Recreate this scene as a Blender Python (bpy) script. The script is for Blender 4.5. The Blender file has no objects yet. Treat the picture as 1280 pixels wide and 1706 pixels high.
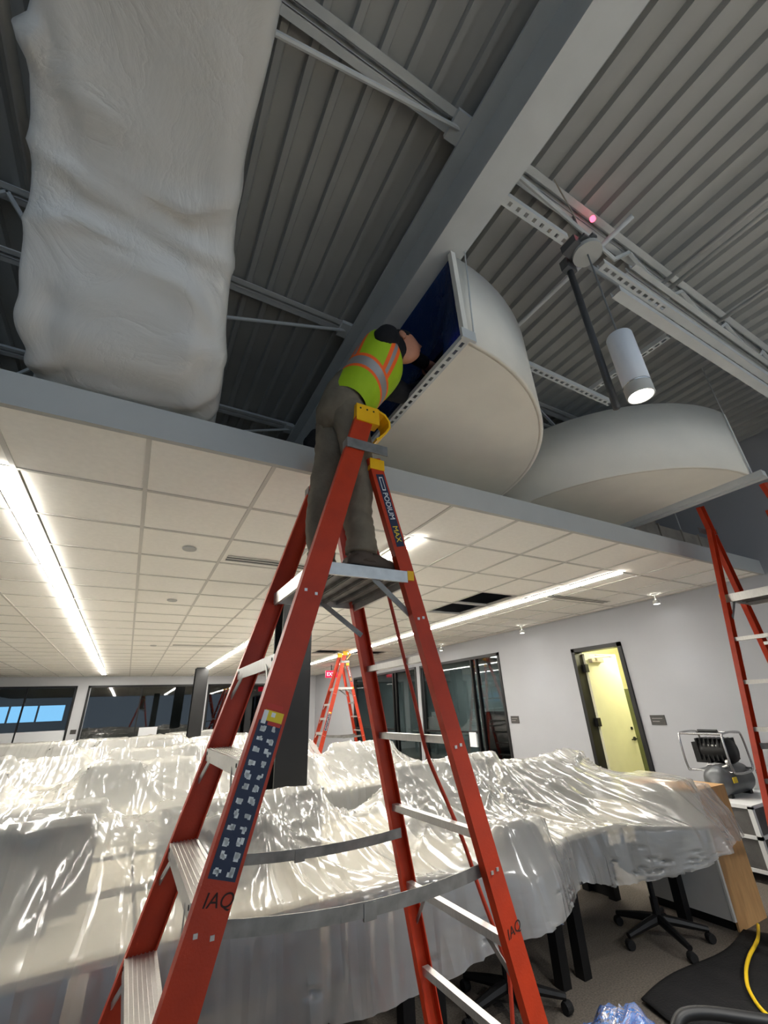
import bpy, bmesh, math, random
import numpy as np
from mathutils import Vector, Matrix
random.seed(7)
rng = np.random.RandomState(11)
SC = bpy.context.scene
COL = SC.collection
V = Vector
PI = math.pi

# ------------------------------------------------------------------ camera
H = 1.6
def cam_setup():
    yaw, pitch, roll, f = math.radians(29.95), math.radians(24.9), math.radians(-2.55), 700.0
    fw = V((math.sin(yaw)*math.cos(pitch), math.cos(yaw)*math.cos(pitch), math.sin(pitch)))
    r = V((math.cos(yaw), -math.sin(yaw), 0)); u = r.cross(fw)
    r2 = r*math.cos(roll)+u*math.sin(roll); u2 = u*math.cos(roll)-r*math.sin(roll)
    m = Matrix((r2, u2, -fw)).transposed().to_4x4(); m.translation = V((0, 0, H))
    cd = bpy.data.cameras.new('camera'); co = bpy.data.objects.new('camera', cd); COL.objects.link(co)
    co.matrix_world = m
    cd.sensor_fit = 'HORIZONTAL'; cd.sensor_width = 36; cd.lens = 36*f/1280; cd.clip_start = .05; cd.clip_end = 100
    SC.camera = co
    return r2, u2, fw, f
CR, CU, CF, FPX = cam_setup()
def proj(p):
    d = V(p)-V((0, 0, H)); z = d.dot(CF)
    if z < .05: return None
    return 640+FPX*d.dot(CR)/z, 853-FPX*d.dot(CU)/z

# ------------------------------------------------------------------ world and exposure
w = bpy.data.worlds.new('world'); SC.world = w; w.use_nodes = True
w.node_tree.nodes['Background'].inputs[0].default_value = (.62, .79, 1.0, 1)
w.node_tree.nodes['Background'].inputs[1].default_value = .27
vs = SC.view_settings
vs.view_transform = 'Standard'; vs.look = 'None'; vs.gamma = 1; vs.use_curve_mapping = False
vs.exposure = 1.55
BOUNCE_PEND = 235.0  # energy of the added lamps behind the camera
STRIP = 25.0      # emission of the linear ceiling lights
try:
    SC.cycles.max_bounces = 10; SC.cycles.diffuse_bounces = 6; SC.cycles.transparent_max_bounces = 14
except Exception: pass

# ------------------------------------------------------------------ materials
MATS = {}
def srgb(c):
    return tuple((x/255/12.92 if x/255 <= .04045 else ((x/255+.055)/1.055)**2.4) for x in c)
def mat(name, rgb, rough=.6, metal=0.0, var=.06, scale=8.0, bump=0.0, bscale=60.0, spec=.4, emit=None, estr=0, stretch=None):
    if name in MATS: return MATS[name]
    m = bpy.data.materials.new(name); m.use_nodes = True; nt = m.node_tree; N = nt.nodes; L = nt.links
    b = N['Principled BSDF']; c = srgb(rgb)
    b.inputs['Roughness'].default_value = rough; b.inputs['Metallic'].default_value = metal
    b.inputs['Specular IOR Level'].default_value = spec
    tc = N.new('ShaderNodeTexCoord'); src = tc.outputs['Object']
    if stretch:
        mp = N.new('ShaderNodeMapping'); mp.inputs['Scale'].default_value = stretch; L.new(src, mp.inputs[0]); src = mp.outputs[0]
    nz = N.new('ShaderNodeTexNoise'); nz.inputs['Scale'].default_value = scale; nz.inputs['Detail'].default_value = 5; L.new(src, nz.inputs[0])
    rp = N.new('ShaderNodeValToRGB')
    rp.color_ramp.elements[0].position = .3; rp.color_ramp.elements[1].position = .7
    rp.color_ramp.elements[0].color = (*[max(0, x*(1-var)) for x in c], 1); rp.color_ramp.elements[1].color = (*[min(1, x*(1+var)) for x in c], 1)
    L.new(nz.outputs[0], rp.inputs[0]); L.new(rp.outputs[0], b.inputs['Base Color'])
    if bump:
        n2 = N.new('ShaderNodeTexNoise'); n2.inputs['Scale'].default_value = bscale; n2.inputs['Detail'].default_value = 4; L.new(src, n2.inputs[0])
        bp = N.new('ShaderNodeBump'); bp.inputs['Strength'].default_value = bump; bp.inputs['Distance'].default_value = .01
        L.new(n2.outputs[0], bp.inputs['Height']); L.new(bp.outputs[0], b.inputs['Normal'])
    if emit:
        b.inputs['Emission Color'].default_value = (*srgb(emit), 1); b.inputs['Emission Strength'].default_value = estr
    MATS[name] = m
    return m
def glow(name, rgb, strength):
    if name in MATS: return MATS[name]
    m = bpy.data.materials.new(name); m.use_nodes = True; nt = m.node_tree; nt.nodes.clear()
    e = nt.nodes.new('ShaderNodeEmission'); e.inputs[0].default_value = (*srgb(rgb), 1); e.inputs[1].default_value = strength
    o = nt.nodes.new('ShaderNodeOutputMaterial'); nt.links.new(e.outputs[0], o.inputs[0]); MATS[name] = m; return m
def film(name, rgb, transp, gloss, rough=.22, translucent=.45, bump=.25, bscale=5.0, tint=None, stretch=(1, 1, 1), detail=6, streak=0):
    """thin plastic sheet: part see-through, part scattering, glossy skin"""
    m = bpy.data.materials.new(name); m.use_nodes = True; nt = m.node_tree; N = nt.nodes; L = nt.links; N.clear()
    c = (*srgb(rgb), 1)
    tc = N.new('ShaderNodeTexCoord')
    nz = N.new('ShaderNodeTexNoise'); nz.inputs['Scale'].default_value = bscale; nz.inputs['Detail'].default_value = detail; nz.inputs['Roughness'].default_value = .55
    nz.inputs['Distortion'].default_value = 1.6
    mp = N.new('ShaderNodeMapping'); mp.inputs['Scale'].default_value = stretch; L.new(tc.outputs['Object'], mp.inputs[0]); L.new(mp.outputs[0], nz.inputs[0])
    ab = N.new('ShaderNodeMath'); ab.operation = 'SUBTRACT'; ab.inputs[1].default_value = .5; L.new(nz.outputs[0], ab.inputs[0])
    a2 = N.new('ShaderNodeMath'); a2.operation = 'ABSOLUTE'; L.new(ab.outputs[0], a2.inputs[0])
    a3 = N.new('ShaderNodeMath'); a3.operation = 'POWER'; a3.inputs[1].default_value = .6; L.new(a2.outputs[0], a3.inputs[0])
    bp = N.new('ShaderNodeBump'); bp.inputs['Strength'].default_value = bump; bp.inputs['Distance'].default_value = .04; L.new(a3.outputs[0], bp.inputs['Height'])
    if streak:
        acc = None
        for ang, sc_ in ((.15, 5.0), (-.5, 4.0), (.65, 6.5)):
            m_ = N.new('ShaderNodeMapping'); m_.inputs['Rotation'].default_value = (0, 0, ang); m_.inputs['Scale'].default_value = (sc_, .42, .42); L.new(tc.outputs['Object'], m_.inputs[0])
            n_ = N.new('ShaderNodeTexNoise'); n_.inputs['Scale'].default_value = 1; n_.inputs['Detail'].default_value = 1; L.new(m_.outputs[0], n_.inputs[0])
            s1 = N.new('ShaderNodeMath'); s1.operation = 'SUBTRACT'; s1.inputs[1].default_value = .5; L.new(n_.outputs[0], s1.inputs[0])
            s2 = N.new('ShaderNodeMath'); s2.operation = 'ABSOLUTE'; L.new(s1.outputs[0], s2.inputs[0])
            s3 = N.new('ShaderNodeMath'); s3.operation = 'MULTIPLY_ADD'; s3.inputs[1].default_value = -14; s3.inputs[2].default_value = 1; s3.use_clamp = True; L.new(s2.outputs[0], s3.inputs[0])
            if acc is None: acc = s3
            else:
                ad = N.new('ShaderNodeMath'); ad.operation = 'ADD'; L.new(acc.outputs[0], ad.inputs[0]); L.new(s3.outputs[0], ad.inputs[1]); acc = ad
        b2 = N.new('ShaderNodeBump'); b2.inputs['Strength'].default_value = streak; b2.inputs['Distance'].default_value = .012; L.new(acc.outputs[0], b2.inputs['Height']); L.new(bp.outputs[0], b2.inputs['Normal']); bp = b2
    d = N.new('ShaderNodeBsdfDiffuse'); d.inputs[0].default_value = c; L.new(bp.outputs[0], d.inputs['Normal'])
    t = N.new('ShaderNodeBsdfTranslucent'); t.inputs[0].default_value = c
    m1 = N.new('ShaderNodeMixShader'); m1.inputs[0].default_value = translucent; L.new(d.outputs[0], m1.inputs[1]); L.new(t.outputs[0], m1.inputs[2])
    tr = N.new('ShaderNodeBsdfTransparent'); tr.inputs[0].default_value = (*srgb(tint or rgb), 1)
    m2 = N.new('ShaderNodeMixShader'); m2.inputs[0].default_value = transp; L.new(m1.outputs[0], m2.inputs[1]); L.new(tr.outputs[0], m2.inputs[2])
    g = N.new('ShaderNodeBsdfGlossy'); g.inputs['Roughness'].default_value = rough; g.inputs[0].default_value = (1, 1, 1, 1); L.new(bp.outputs[0], g.inputs['Normal'])
    fr = N.new('ShaderNodeLayerWeight'); fr.inputs[0].default_value = .5; L.new(bp.outputs[0], fr.inputs['Normal'])
    p4 = N.new('ShaderNodeMath'); p4.operation = 'POWER'; p4.inputs[1].default_value = 4; L.new(fr.outputs['Facing'], p4.inputs[0])
    ml = N.new('ShaderNodeMath'); ml.operation = 'MULTIPLY_ADD'; ml.inputs[1].default_value = .8*gloss; ml.inputs[2].default_value = .06*gloss; ml.use_clamp = True; L.new(p4.outputs[0], ml.inputs[0])
    m3 = N.new('ShaderNodeMixShader'); L.new(ml.outputs[0], m3.inputs[0]); L.new(m2.outputs[0], m3.inputs[1]); L.new(g.outputs[0], m3.inputs[2])
    o = N.new('ShaderNodeOutputMaterial'); L.new(m3.outputs[0], o.inputs[0]); MATS[name] = m
    return m
def glass(name, tint, refl=1.0):
    m = bpy.data.materials.new(name); m.use_nodes = True; nt = m.node_tree; N = nt.nodes; L = nt.links; N.clear()
    tr = N.new('ShaderNodeBsdfTransparent'); tr.inputs[0].default_value = (*srgb(tint), 1)
    g = N.new('ShaderNodeBsdfGlossy'); g.inputs['Roughness'].default_value = .02
    fr = N.new('ShaderNodeLayerWeight'); fr.inputs[0].default_value = .5
    p4 = N.new('ShaderNodeMath'); p4.operation = 'POWER'; p4.inputs[1].default_value = 4; L.new(fr.outputs['Facing'], p4.inputs[0])
    ml = N.new('ShaderNodeMath'); ml.operation = 'MULTIPLY_ADD'; ml.inputs[1].default_value = .7; ml.inputs[2].default_value = .05*refl; ml.use_clamp = True; L.new(p4.outputs[0], ml.inputs[0])
    mx = N.new('ShaderNodeMixShader'); L.new(ml.outputs[0], mx.inputs[0]); L.new(tr.outputs[0], mx.inputs[1]); L.new(g.outputs[0], mx.inputs[2])
    o = N.new('ShaderNodeOutputMaterial'); L.new(mx.outputs[0], o.inputs[0]); MATS[name] = m; return m

M_tile = mat('ceiling_tile_white', (246, 243, 235), .9, var=.025, scale=30, bump=.15, bscale=220)
M_grid = mat('grid_white', (205, 202, 194), .6, var=.02)
M_fascia = mat('fascia_grey_white', (184, 184, 179), .75, var=.02, bump=.05)
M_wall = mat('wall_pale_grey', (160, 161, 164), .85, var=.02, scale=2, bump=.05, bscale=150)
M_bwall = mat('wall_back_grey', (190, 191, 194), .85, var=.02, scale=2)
M_floor = mat('carpet_dark_taupe', (108, 101, 93), .95, var=.3, scale=90, bump=.6, bscale=300, spec=.1)
M_deck = mat('painted_steel_deck', (164, 164, 160), .6, var=.05, scale=3)
M_steel = mat('painted_steel_white', (198, 200, 198), .55, var=.05, scale=5)
M_galv = mat('galvanised_metal', (168, 158, 144), .5, .35, var=.15, scale=6)
M_drum = mat('painted_plaster_offwhite', (232, 227, 215), .85, var=.03, scale=4, bump=.08, bscale=120)
M_dark = mat('black_frame', (12, 12, 13), .45, var=.1)
M_column = mat('black_column_paint', (13, 13, 14), .5, var=.1)
M_orange = mat('fibreglass_orange', (178, 50, 13), .45, var=.10, scale=14, bump=.08, bscale=160)
M_alu = mat('aluminium_brushed', (205, 203, 198), .38, .75, var=.08, scale=30, stretch=(1, 8, 1))
M_grime = mat('aluminium_grimy', (140, 138, 134), .5, .7, var=.25, scale=16)
M_yel = mat('yellow_plastic', (236, 178, 12), .4, var=.06)
M_rubber = mat('black_rubber', (15, 15, 16), .8, var=.2)
M_navy = mat('label_navy', (28, 40, 66), .45, var=.06)
M_whiteprint = mat('label_white_print', (225, 226, 222), .5, var=.03)
M_yprint = mat('label_yellow_print', (226, 196, 40), .5, var=.03)
M_rprint = mat('label_red_print', (185, 50, 34), .5, var=.05)
M_ink = mat('black_marker_ink', (52, 26, 18), .7, var=.1)
M_plastic = film('clear_poly_sheet', (224, 223, 220), .60, .9, .19, .25, .02, 1.7, tint=(238, 238, 235), stretch=(2.6, .6, .7), detail=3, streak=.6)
M_wrap = film('white_poly_wrap', (232, 230, 224), .03, .7, .36, .2, .3, 2.2)
M_blue = film('blue_poly_film', (16, 56, 112), .36, .5, .2, .35, .25, 6.0, tint=(30, 90, 190))
M_bag = film('blue_plastic_bag', (26, 104, 196), .06, 2.5, .18, .3, .6, 14.0)
M_glass = glass('office_glass', (165, 176, 176), 1.3)
M_glassd = glass('dark_glass', (110, 118, 116), 2.0)
M_wood = mat('particle_board_wood', (190, 148, 98), .7, var=.1, scale=40, stretch=(1, 1, .15))
M_lam = mat('grey_laminate', (202, 200, 194), .6, var=.03)
M_desk = mat('desk_top_laminate', (214, 206, 190), .5, var=.04)
M_black = mat('black_plastic', (13, 13, 14), .5, var=.2)
M_mesh = mat('black_mesh_fabric', (15, 15, 16), .85, var=.2, bump=.4, bscale=300)
M_screen = mat('grey_partition_fabric', (118, 118, 120), .9, var=.06, scale=60)
M_hose = mat('red_hose', (168, 52, 28), .5, var=.06)
M_ycord = mat('yellow_cord', (236, 196, 30), .5, var=.05)
M_strip = glow('led_strip_lens', (255, 250, 240), STRIP)
M_lamp = glow('lamp_lens', (255, 252, 244), 16)

# ------------------------------------------------------------------ geometry helpers (world coordinates)
def box(bm, a, b):
    x0, y0, z0 = a; x1, y1, z1 = b
    v = [bm.verts.new(p) for p in ((x0,y0,z0),(x1,y0,z0),(x1,y1,z0),(x0,y1,z0),(x0,y0,z1),(x1,y0,z1),(x1,y1,z1),(x0,y1,z1))]
    for f in ((0,3,2,1),(4,5,6,7),(0,1,5,4),(1,2,6,5),(2,3,7,6),(3,0,4,7)): bm.faces.new([v[i] for i in f])
    return v
def frame_of(d, up=None):
    d = V(d).normalized(); up = V(up or (0, 0, 1))
    if abs(d.dot(up)) > .99: up = V((0, 1, 0))
    s = d.cross(up).normalized(); return s, s.cross(d).normalized(), d
def extrude(bm, poly, p, q, sx, sy):
    """extrude a 2-D polygon (in axes sx, sy) from p to q"""
    p, q = V(p), V(q); n = len(poly)
    a = [bm.verts.new(p+sx*x+sy*y) for x, y in poly]; b = [bm.verts.new(q+sx*x+sy*y) for x, y in poly]
    for i in range(n):
        j = (i+1) % n; bm.faces.new((a[i], a[j], b[j], b[i]))
    bm.faces.new(list(reversed(a))); bm.faces.new(b)
def bar(bm, p, q, w, t, up=None):
    s, u, d = frame_of(V(q)-V(p), up)
    extrude(bm, [(-w/2,-t/2),(w/2,-t/2),(w/2,t/2),(-w/2,t/2)], p, q, s, u)
def tube(bm, pts, r, n=8, caps=True):
    pts = [V(p) for p in pts]; rings = []; up = None
    for i, p in enumerate(pts):
        d = (pts[min(i+1, len(pts)-1)]-pts[max(i-1, 0)]).normalized()
        if up is None: s, u, _ = frame_of(d)
        else:
            s = d.cross(up).normalized(); u = s.cross(d).normalized()
        up = u; rr = r[i] if isinstance(r, (list, tuple)) else r
        rings.append([bm.verts.new(p+s*(rr*math.cos(2*PI*k/n))+u*(rr*math.sin(2*PI*k/n))) for k in range(n)])
    for a, b in zip(rings, rings[1:]):
        for k in range(n): bm.faces.new((a[k], a[(k+1) % n], b[(k+1) % n], b[k]))
    if caps: bm.faces.new(list(reversed(rings[0]))); bm.faces.new(rings[-1])
def lathe(bm, prof, c, n=24, axis='Z', cap=True):
    """prof: (radius, height) pairs around an axis through c"""
    c = V(c); rings = []
    for r, h in prof:
        ring = []
        for k in range(n):
            a = 2*PI*k/n; x, y = r*math.cos(a), r*math.sin(a)
            ring.append(bm.verts.new(c+(V((x, y, h)) if axis == 'Z' else V((x, h, y)) if axis == 'Y' else V((h, x, y)))))
        rings.append(ring)
    for a, b in zip(rings, rings[1:]):
        for k in range(n): bm.faces.new((a[k], a[(k+1) % n], b[(k+1) % n], b[k]))
    if cap: bm.faces.new(list(reversed(rings[0]))); bm.faces.new(rings[-1])
def smooth_path(pts, n=6):
    pts = [V(p) for p in pts]; out = []
    for i in range(len(pts)-1):
        p0, p1, p2, p3 = pts[max(i-1, 0)], pts[i], pts[i+1], pts[min(i+2, len(pts)-1)]
        for k in range(n):
            t = k/n
            out.append(.5*((2*p1)+(p2-p0)*t+(2*p0-5*p1+4*p2-p3)*t*t+(3*p1-p0-3*p2+p3)*t**3))
    out.append(pts[-1]); return out
def link(name, me, m, parent=None, smooth=False):
    o = bpy.data.objects.new(name, me); COL.objects.link(o)
    if m is not None and len(me.materials) == 0:
        for x in (m if isinstance(m, list) else [m]): me.materials.append(x)
    if smooth:
        for p in me.polygons: p.use_smooth = True
    if parent: o.parent = parent
    return o
def obj(name, bm, m, parent=None, smooth=False, local=False):
    """one mesh object; geometry given in world coordinates unless local"""
    bmesh.ops.recalc_face_normals(bm, faces=bm.faces)
    me = bpy.data.meshes.new(name)
    off = V((0, 0, 0))
    if parent and not local:
        p = parent
        while p: off += p.location; p = p.parent
    elif not parent and not local:
        xs = [v.co for v in bm.verts]
        off = V(((min(c.x for c in xs)+max(c.x for c in xs))/2, (min(c.y for c in xs)+max(c.y for c in xs))/2, min(c.z for c in xs)))
    for v in bm.verts: v.co -= off
    bm.to_mesh(me); bm.free()
    o = link(name, me, m, parent, smooth)
    if not parent and not local: o.location = off
    return o
def tag(o, label, cat, group=None, kind=None):
    if label: o['label'] = label
    if cat: o['category'] = cat
    if group: o['group'] = group
    if kind: o['kind'] = kind
    return o
def struct(name, bm, m, parent=None, label=None, cat=None):
    o = obj(name, bm, m, parent)
    if not parent:
        o['kind'] = 'structure'
        if label: o['label'] = label
        if cat: o['category'] = cat
    return o
def thing(name, label, cat, loc, group=None, kind=None):
    o = bpy.data.objects.new(name, None); COL.objects.link(o); o.location = loc; o.empty_display_size = .1
    tag(o, label, cat, group, kind); return o
def B(*boxes):
    bm = bmesh.new()
    for a, b in boxes: box(bm, a, b)
    return bm
def copy_tree(o, parent=None):
    c = o.copy(); COL.objects.link(c)
    if parent: c.parent = parent
    for ch in list(o.children): copy_tree(ch, c)
    return c
def text_mesh(body, size):
    cu = bpy.data.curves.new('lettering', 'FONT'); cu.body = body; cu.size = size; cu.extrude = .0004; cu.align_x = 'LEFT'
    o = bpy.data.objects.new('lettering', cu); COL.objects.link(o)
    dg = bpy.context.evaluated_depsgraph_get(); me = bpy.data.meshes.new_from_object(o.evaluated_get(dg)); bpy.data.objects.remove(o); bpy.data.curves.remove(cu)
    me.materials.clear(); return me
def place_text(name, body, size, m, parent, origin, xdir, ydir, shear=0):
    me = text_mesh(body, size); x = V(xdir).normalized(); y = V(ydir).normalized(); z = x.cross(y)
    for v in me.vertices:
        c = v.co.copy(); v.co = V(origin)+x*(c.x+shear*c.y)+y*c.y+z*c.z
    return link(name, me, m, parent)
def fbm(x, y, seed=0, octs=4):
    """cheap smooth noise on arrays"""
    r = np.random.RandomState(seed); out = np.zeros_like(x, float); amp = 1.0; fr = 1.0
    for o in range(octs):
        for k in range(4):
            a = r.uniform(0, 2*PI); ph = r.uniform(0, 2*PI); s = r.uniform(.7, 1.4)
            out += amp*.5*np.sin(fr*s*(x*math.cos(a)+y*math.sin(a))*2*PI+ph+1.3*np.sin(fr*s*(y*math.cos(a)-x*math.sin(a))*3.1+ph))
        amp *= .5; fr *= 2.1
    return out/2

# ------------------------------------------------------------------ the room shell
XW, YB, ZC, YE = 6.4, 17.2, 2.87, 2.06      # right wall, back wall, ceiling height, ceiling front edge
ZD = 4.53                                   # underside of the roof deck ribs
XL = -9.0                                   # far left end of the hall
YN = -4.0                                   # the hall goes on behind the camera
struct('floor', B(((XL, YN, -.1), (13, 22.5, 0))), M_floor, label='dark taupe carpet floor', cat='floor')

# roof deck: ribs run away from the camera
bm = bmesh.new(); P = .152; prof = []
x = XL
while x < 12.2:
    prof += [(x, ZD+.04), (x+.098, ZD+.04), (x+.108, ZD), (x+.142, ZD)]; x += P
va = [bm.verts.new((px, YN, pz)) for px, pz in prof]; vb = [bm.verts.new((px, 22.5, pz)) for px, pz in prof]
vc = [bm.verts.new((px, YN, ZD+.12)) for px, pz in prof]; vd = [bm.verts.new((px, 22.5, ZD+.12)) for px, pz in prof]
for i in range(len(prof)-1):
    bm.faces.new((va[i], va[i+1], vb[i+1], vb[i])); bm.faces.new((vc[i], vc[i+1], vd[i+1], vd[i]))
struct('ceiling_roof_deck', bm, M_deck, label='ribbed white painted steel roof deck', cat='ceiling')

# right wall with the doorway and the office glazing
D0, D1, DZ = 4.06, 4.96, 2.36
G0, G1, G2, G3, GZ = 6.70, 9.62, 9.80, 13.6, 2.52
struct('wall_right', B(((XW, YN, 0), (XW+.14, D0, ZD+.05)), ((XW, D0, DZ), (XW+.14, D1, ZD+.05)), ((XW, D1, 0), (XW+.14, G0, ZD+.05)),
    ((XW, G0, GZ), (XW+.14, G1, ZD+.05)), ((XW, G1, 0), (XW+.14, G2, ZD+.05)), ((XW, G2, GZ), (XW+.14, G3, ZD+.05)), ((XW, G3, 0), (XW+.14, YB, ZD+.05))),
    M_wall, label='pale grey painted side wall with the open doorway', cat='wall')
# back wall with window strip
W = [(-6.2, -1.50), (-1.22, 2.12), (2.36, 5.0)]; WZ0, WZ1 = .25, 2.60
bx = [((XL, YB, WZ1), (XW+.14, YB+.14, ZD+.05)), ((XL, YB, 0), (XW+.14, YB+.14, WZ0))]
e = XL
for a, b in W: bx.append(((e, YB, WZ0), (a, YB+.14, WZ1))); e = b
bx.append(((e, YB, WZ0), (XW+.14, YB+.14, WZ1)))
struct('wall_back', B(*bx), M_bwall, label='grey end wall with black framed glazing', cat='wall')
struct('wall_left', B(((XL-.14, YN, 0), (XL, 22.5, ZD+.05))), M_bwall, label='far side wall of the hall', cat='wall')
struct('baseboard_right', B(((XW-.012, YN, 0), (XW, D0-.05, .1)), ((XW-.012, D1+.05, 0), (XW, G0-.05, .1))), M_dark, label='dark rubber base along the side wall', cat='baseboard')

# rooms behind the glass
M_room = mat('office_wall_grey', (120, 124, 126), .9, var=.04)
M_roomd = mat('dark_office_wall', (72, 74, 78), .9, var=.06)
struct('wall_office_side', B(((10.5, 5.9, 0), (10.6, 14, 2.8)), ((XW+.14, 5.9, 0), (10.6, 6.0, 2.8)), ((XW+.14, 13.9, 0), (10.6, 14, 2.8)), ((XW+.14, 9.66, 0), (10.6, 9.74, 2.8)), ((XW+.14, 5.9, 2.7), (10.6, 14, 2.8))), M_room, label='grey inner walls of the glazed offices', cat='wall')
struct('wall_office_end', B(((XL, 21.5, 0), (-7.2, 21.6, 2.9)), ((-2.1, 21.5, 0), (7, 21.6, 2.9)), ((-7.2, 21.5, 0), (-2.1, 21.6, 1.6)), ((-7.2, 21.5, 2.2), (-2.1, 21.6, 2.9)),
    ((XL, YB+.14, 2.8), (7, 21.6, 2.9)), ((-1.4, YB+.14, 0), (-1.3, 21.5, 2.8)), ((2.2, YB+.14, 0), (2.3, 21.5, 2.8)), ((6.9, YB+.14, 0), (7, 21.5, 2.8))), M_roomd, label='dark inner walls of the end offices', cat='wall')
# yellow-lit room behind the open door
M_yroom = mat('cream_room_paint', (226, 224, 190), .85, var=.02)
struct('wall_store_room', B(((9.2, 3.0, 0), (9.3, 5.8, 2.8)), ((XW+.14, 2.95, 0), (9.3, 3.05, 2.8)), ((XW+.14, 5.75, 0), (9.3, 5.85, 2.8)), ((XW+.14, 2.95, 2.7), (9.3, 5.85, 2.8))), M_yroom, label='cream walls of the small lit room', cat='wall')

# ------------------------------------------------------------------ suspended ceiling: grid bars with tiles
TS = .635; GX0 = -.22*TS; GY0 = YE+.005
kx0, kx1 = -9, int((XW-GX0)/TS)+1
xl = [GX0+k*TS for k in range(kx0, kx1+1)]; yl = [GY0+k*TS for k in range(0, int((YB-GY0)/TS)+2)]
xl = [x for x in xl if x < XW-.05]+[XW]; yl = [y for y in yl if y < YB-.05]+[YB]
bm = bmesh.new()
for x in xl: box(bm, (x-.012, YE, ZC-.001), (x+.012, YB, ZC+.03))
for y in yl: box(bm, (xl[0], y-.012, ZC), (XW, y+.012, ZC+.03))
ceiling = struct('ceiling', bm, M_grid, label='suspended ceiling of square cream tiles in a white grid', cat='ceiling')
LX = (-.83, 1.87, 4.57); LY0, LY1, LW = 2.69, 16.3, .12
holes = {(6, 5), (6, 6), (6, 7), (7, 12), (6, 12), (8, 12)}
holes = set()
def tile_bm(x0, x1, y0, y1):
    bm = bmesh.new(); g = .0121
    box(bm, (x0+g, y0+g, ZC+.006), (x1-g, y1-g, ZC+.022)); return bm
cells = []
for i in range(len(xl)-1):
    for j in range(len(yl)-1):
        x0, x1, y0, y1 = xl[i], xl[i+1], yl[j], yl[j+1]; cx, cy = (x0+x1)/2, (y0+y1)/2
        # lifted-out tiles
        if 3.55 < cx < 4.25 and 3.95 < cy < 5.25: continue
        if 3.55 < cx < 5.5 and 9.55 < cy < 10.35: continue
        pieces = [(x0, x1)]
        for lx in LX:
            if x0 < lx < x1 and y1 > LY0+.2 and y0 < LY1-.05:
                pieces = [(x0, lx-LW/2-.004), (lx+LW/2+.004, x1)]
            elif x0 < lx+LW/2 and lx+LW/2 < x1 and y1 > LY0+.2 and y0 < LY1-.05: pieces = [(lx+LW/2+.004, x1)]
            elif x0 < lx-LW/2 < x1 and y1 > LY0+.2 and y0 < LY1-.05: pieces = [(x0, lx-LW/2-.004)]
        pr = proj((cx, cy, ZC)); vis = pr and -80 < pr[0] < 1360 and pr[1] < 1800
        for a, b in pieces:
            if b-a > .04: cells.append((0 if vis else 1, cx*cx+cy*cy, a, b, y0, y1))
cells.sort()
shared = {}
rest = bmesh.new()
for n, (nv, d, x0, x1, y0, y1) in enumerate(cells):
    if n < 290 and not nv:
        key = (round(x1-x0, 3), round(y1-y0, 3))
        if key not in shared:
            b2 = tile_bm(-(x1-x0)/2, (x1-x0)/2, -(y1-y0)/2, (y1-y0)/2); me = bpy.data.meshes.new('ceiling_tile'); b2.to_mesh(me); b2.free(); me.materials.append(M_tile); shared[key] = me
        o = bpy.data.objects.new('ceiling_tile', shared[key]); COL.objects.link(o); o.parent = ceiling
        o.location = V(((x0+x1)/2, (y0+y1)/2, 0))-ceiling.location
    else:
        g = .013; box(rest, (x0+g, y0+g, ZC+.006), (x1-g, y1-g, ZC+.022))
o = obj('ceiling_tile_field', rest, M_tile, ceiling); o['kind'] = 'stuff'
# front fascia of the dropped ceiling
struct('trim_1', B(((-5.8, YE-.02, ZC), (XW, YE+.0, 3.03)), ((-5.8, YE-.02, ZC-.012), (XW, YE+.012, ZC)), ((-5.8, YE, 3.015), (XW, YE+.1, 3.03))), M_fascia, label='grey white fascia along the ceiling front edge', cat='trim')

# ------------------------------------------------------------------ ceiling fittings
LPOS = ['leftmost', 'behind the big ladder', 'longest on the door side']
LLAB = ['long bright linear ceiling light at the left edge of the photo', 'long bright linear ceiling light passing behind the worker\'s boots', 'long bright linear ceiling light nearest the side wall and door']
for lx, lab in zip(LX, LLAB):
    t = thing('linear_light', lab, 'ceiling light', (lx, (LY0+LY1)/2, ZC), 'linear ceiling lights')
    obj('housing', B(((lx-LW/2, LY0, ZC+.02), (lx+LW/2, LY1, ZC+.09)), ((lx-LW/2, LY0, ZC-.003), (lx-LW/2+.008, LY1, ZC+.02)), ((lx+LW/2-.008, LY0, ZC-.003), (lx+LW/2, LY1, ZC+.02))), M_grid, t)
    obj('lens', B(((lx-LW/2+.009, LY0+.005, ZC-.012), (lx+LW/2-.009, LY1-.005, ZC+.004))), M_strip, t)
def slot_diffuser(x0, x1, y, label):
    t = thing('slot_diffuser', label, 'air vent', ((x0+x1)/2, y, ZC), 'slot diffusers')
    obj('frame', B(((x0, y-.07, ZC-.006), (x1, y-.05, ZC)), ((x0, y+.05, ZC-.006), (x1, y+.07, ZC)), ((x0, y-.012, ZC-.006), (x1, y+.012, ZC))), M_grid, t)
    obj('slot', B(((x0, y-.05, ZC-.003), (x1, y-.012, ZC-.001))), M_black, t); obj('slot', B(((x0, y+.012, ZC-.003), (x1, y+.05, ZC-.001))), M_black, t)
slot_diffuser(.54, 1.75, 3.80, 'black double slot air diffuser left of the big ladder platform')
slot_diffuser(4.72, 5.9, 3.80, 'black double slot air diffuser right of the open tile')
slot_diffuser(.55, 2.2, 9.45, 'thin black slot diffuser far down the ceiling')
for k, (x, y, lab) in enumerate(((.22, 3.67, 'white round ceiling disc nearest the fascia'), (.24, 5.61, 'white round ceiling disc second from the fascia'), (.22, 9.6, 'white round ceiling disc farthest from the fascia'))):
    bm = bmesh.new(); lathe(bm, [(.0, 0), (.05, 0), (.056, .006), (.056, .014)], (x, y, ZC-.012), 20); tag(obj('ceiling_disc', bm, M_fascia, smooth=False), lab, 'sensor', 'ceiling discs')
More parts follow.
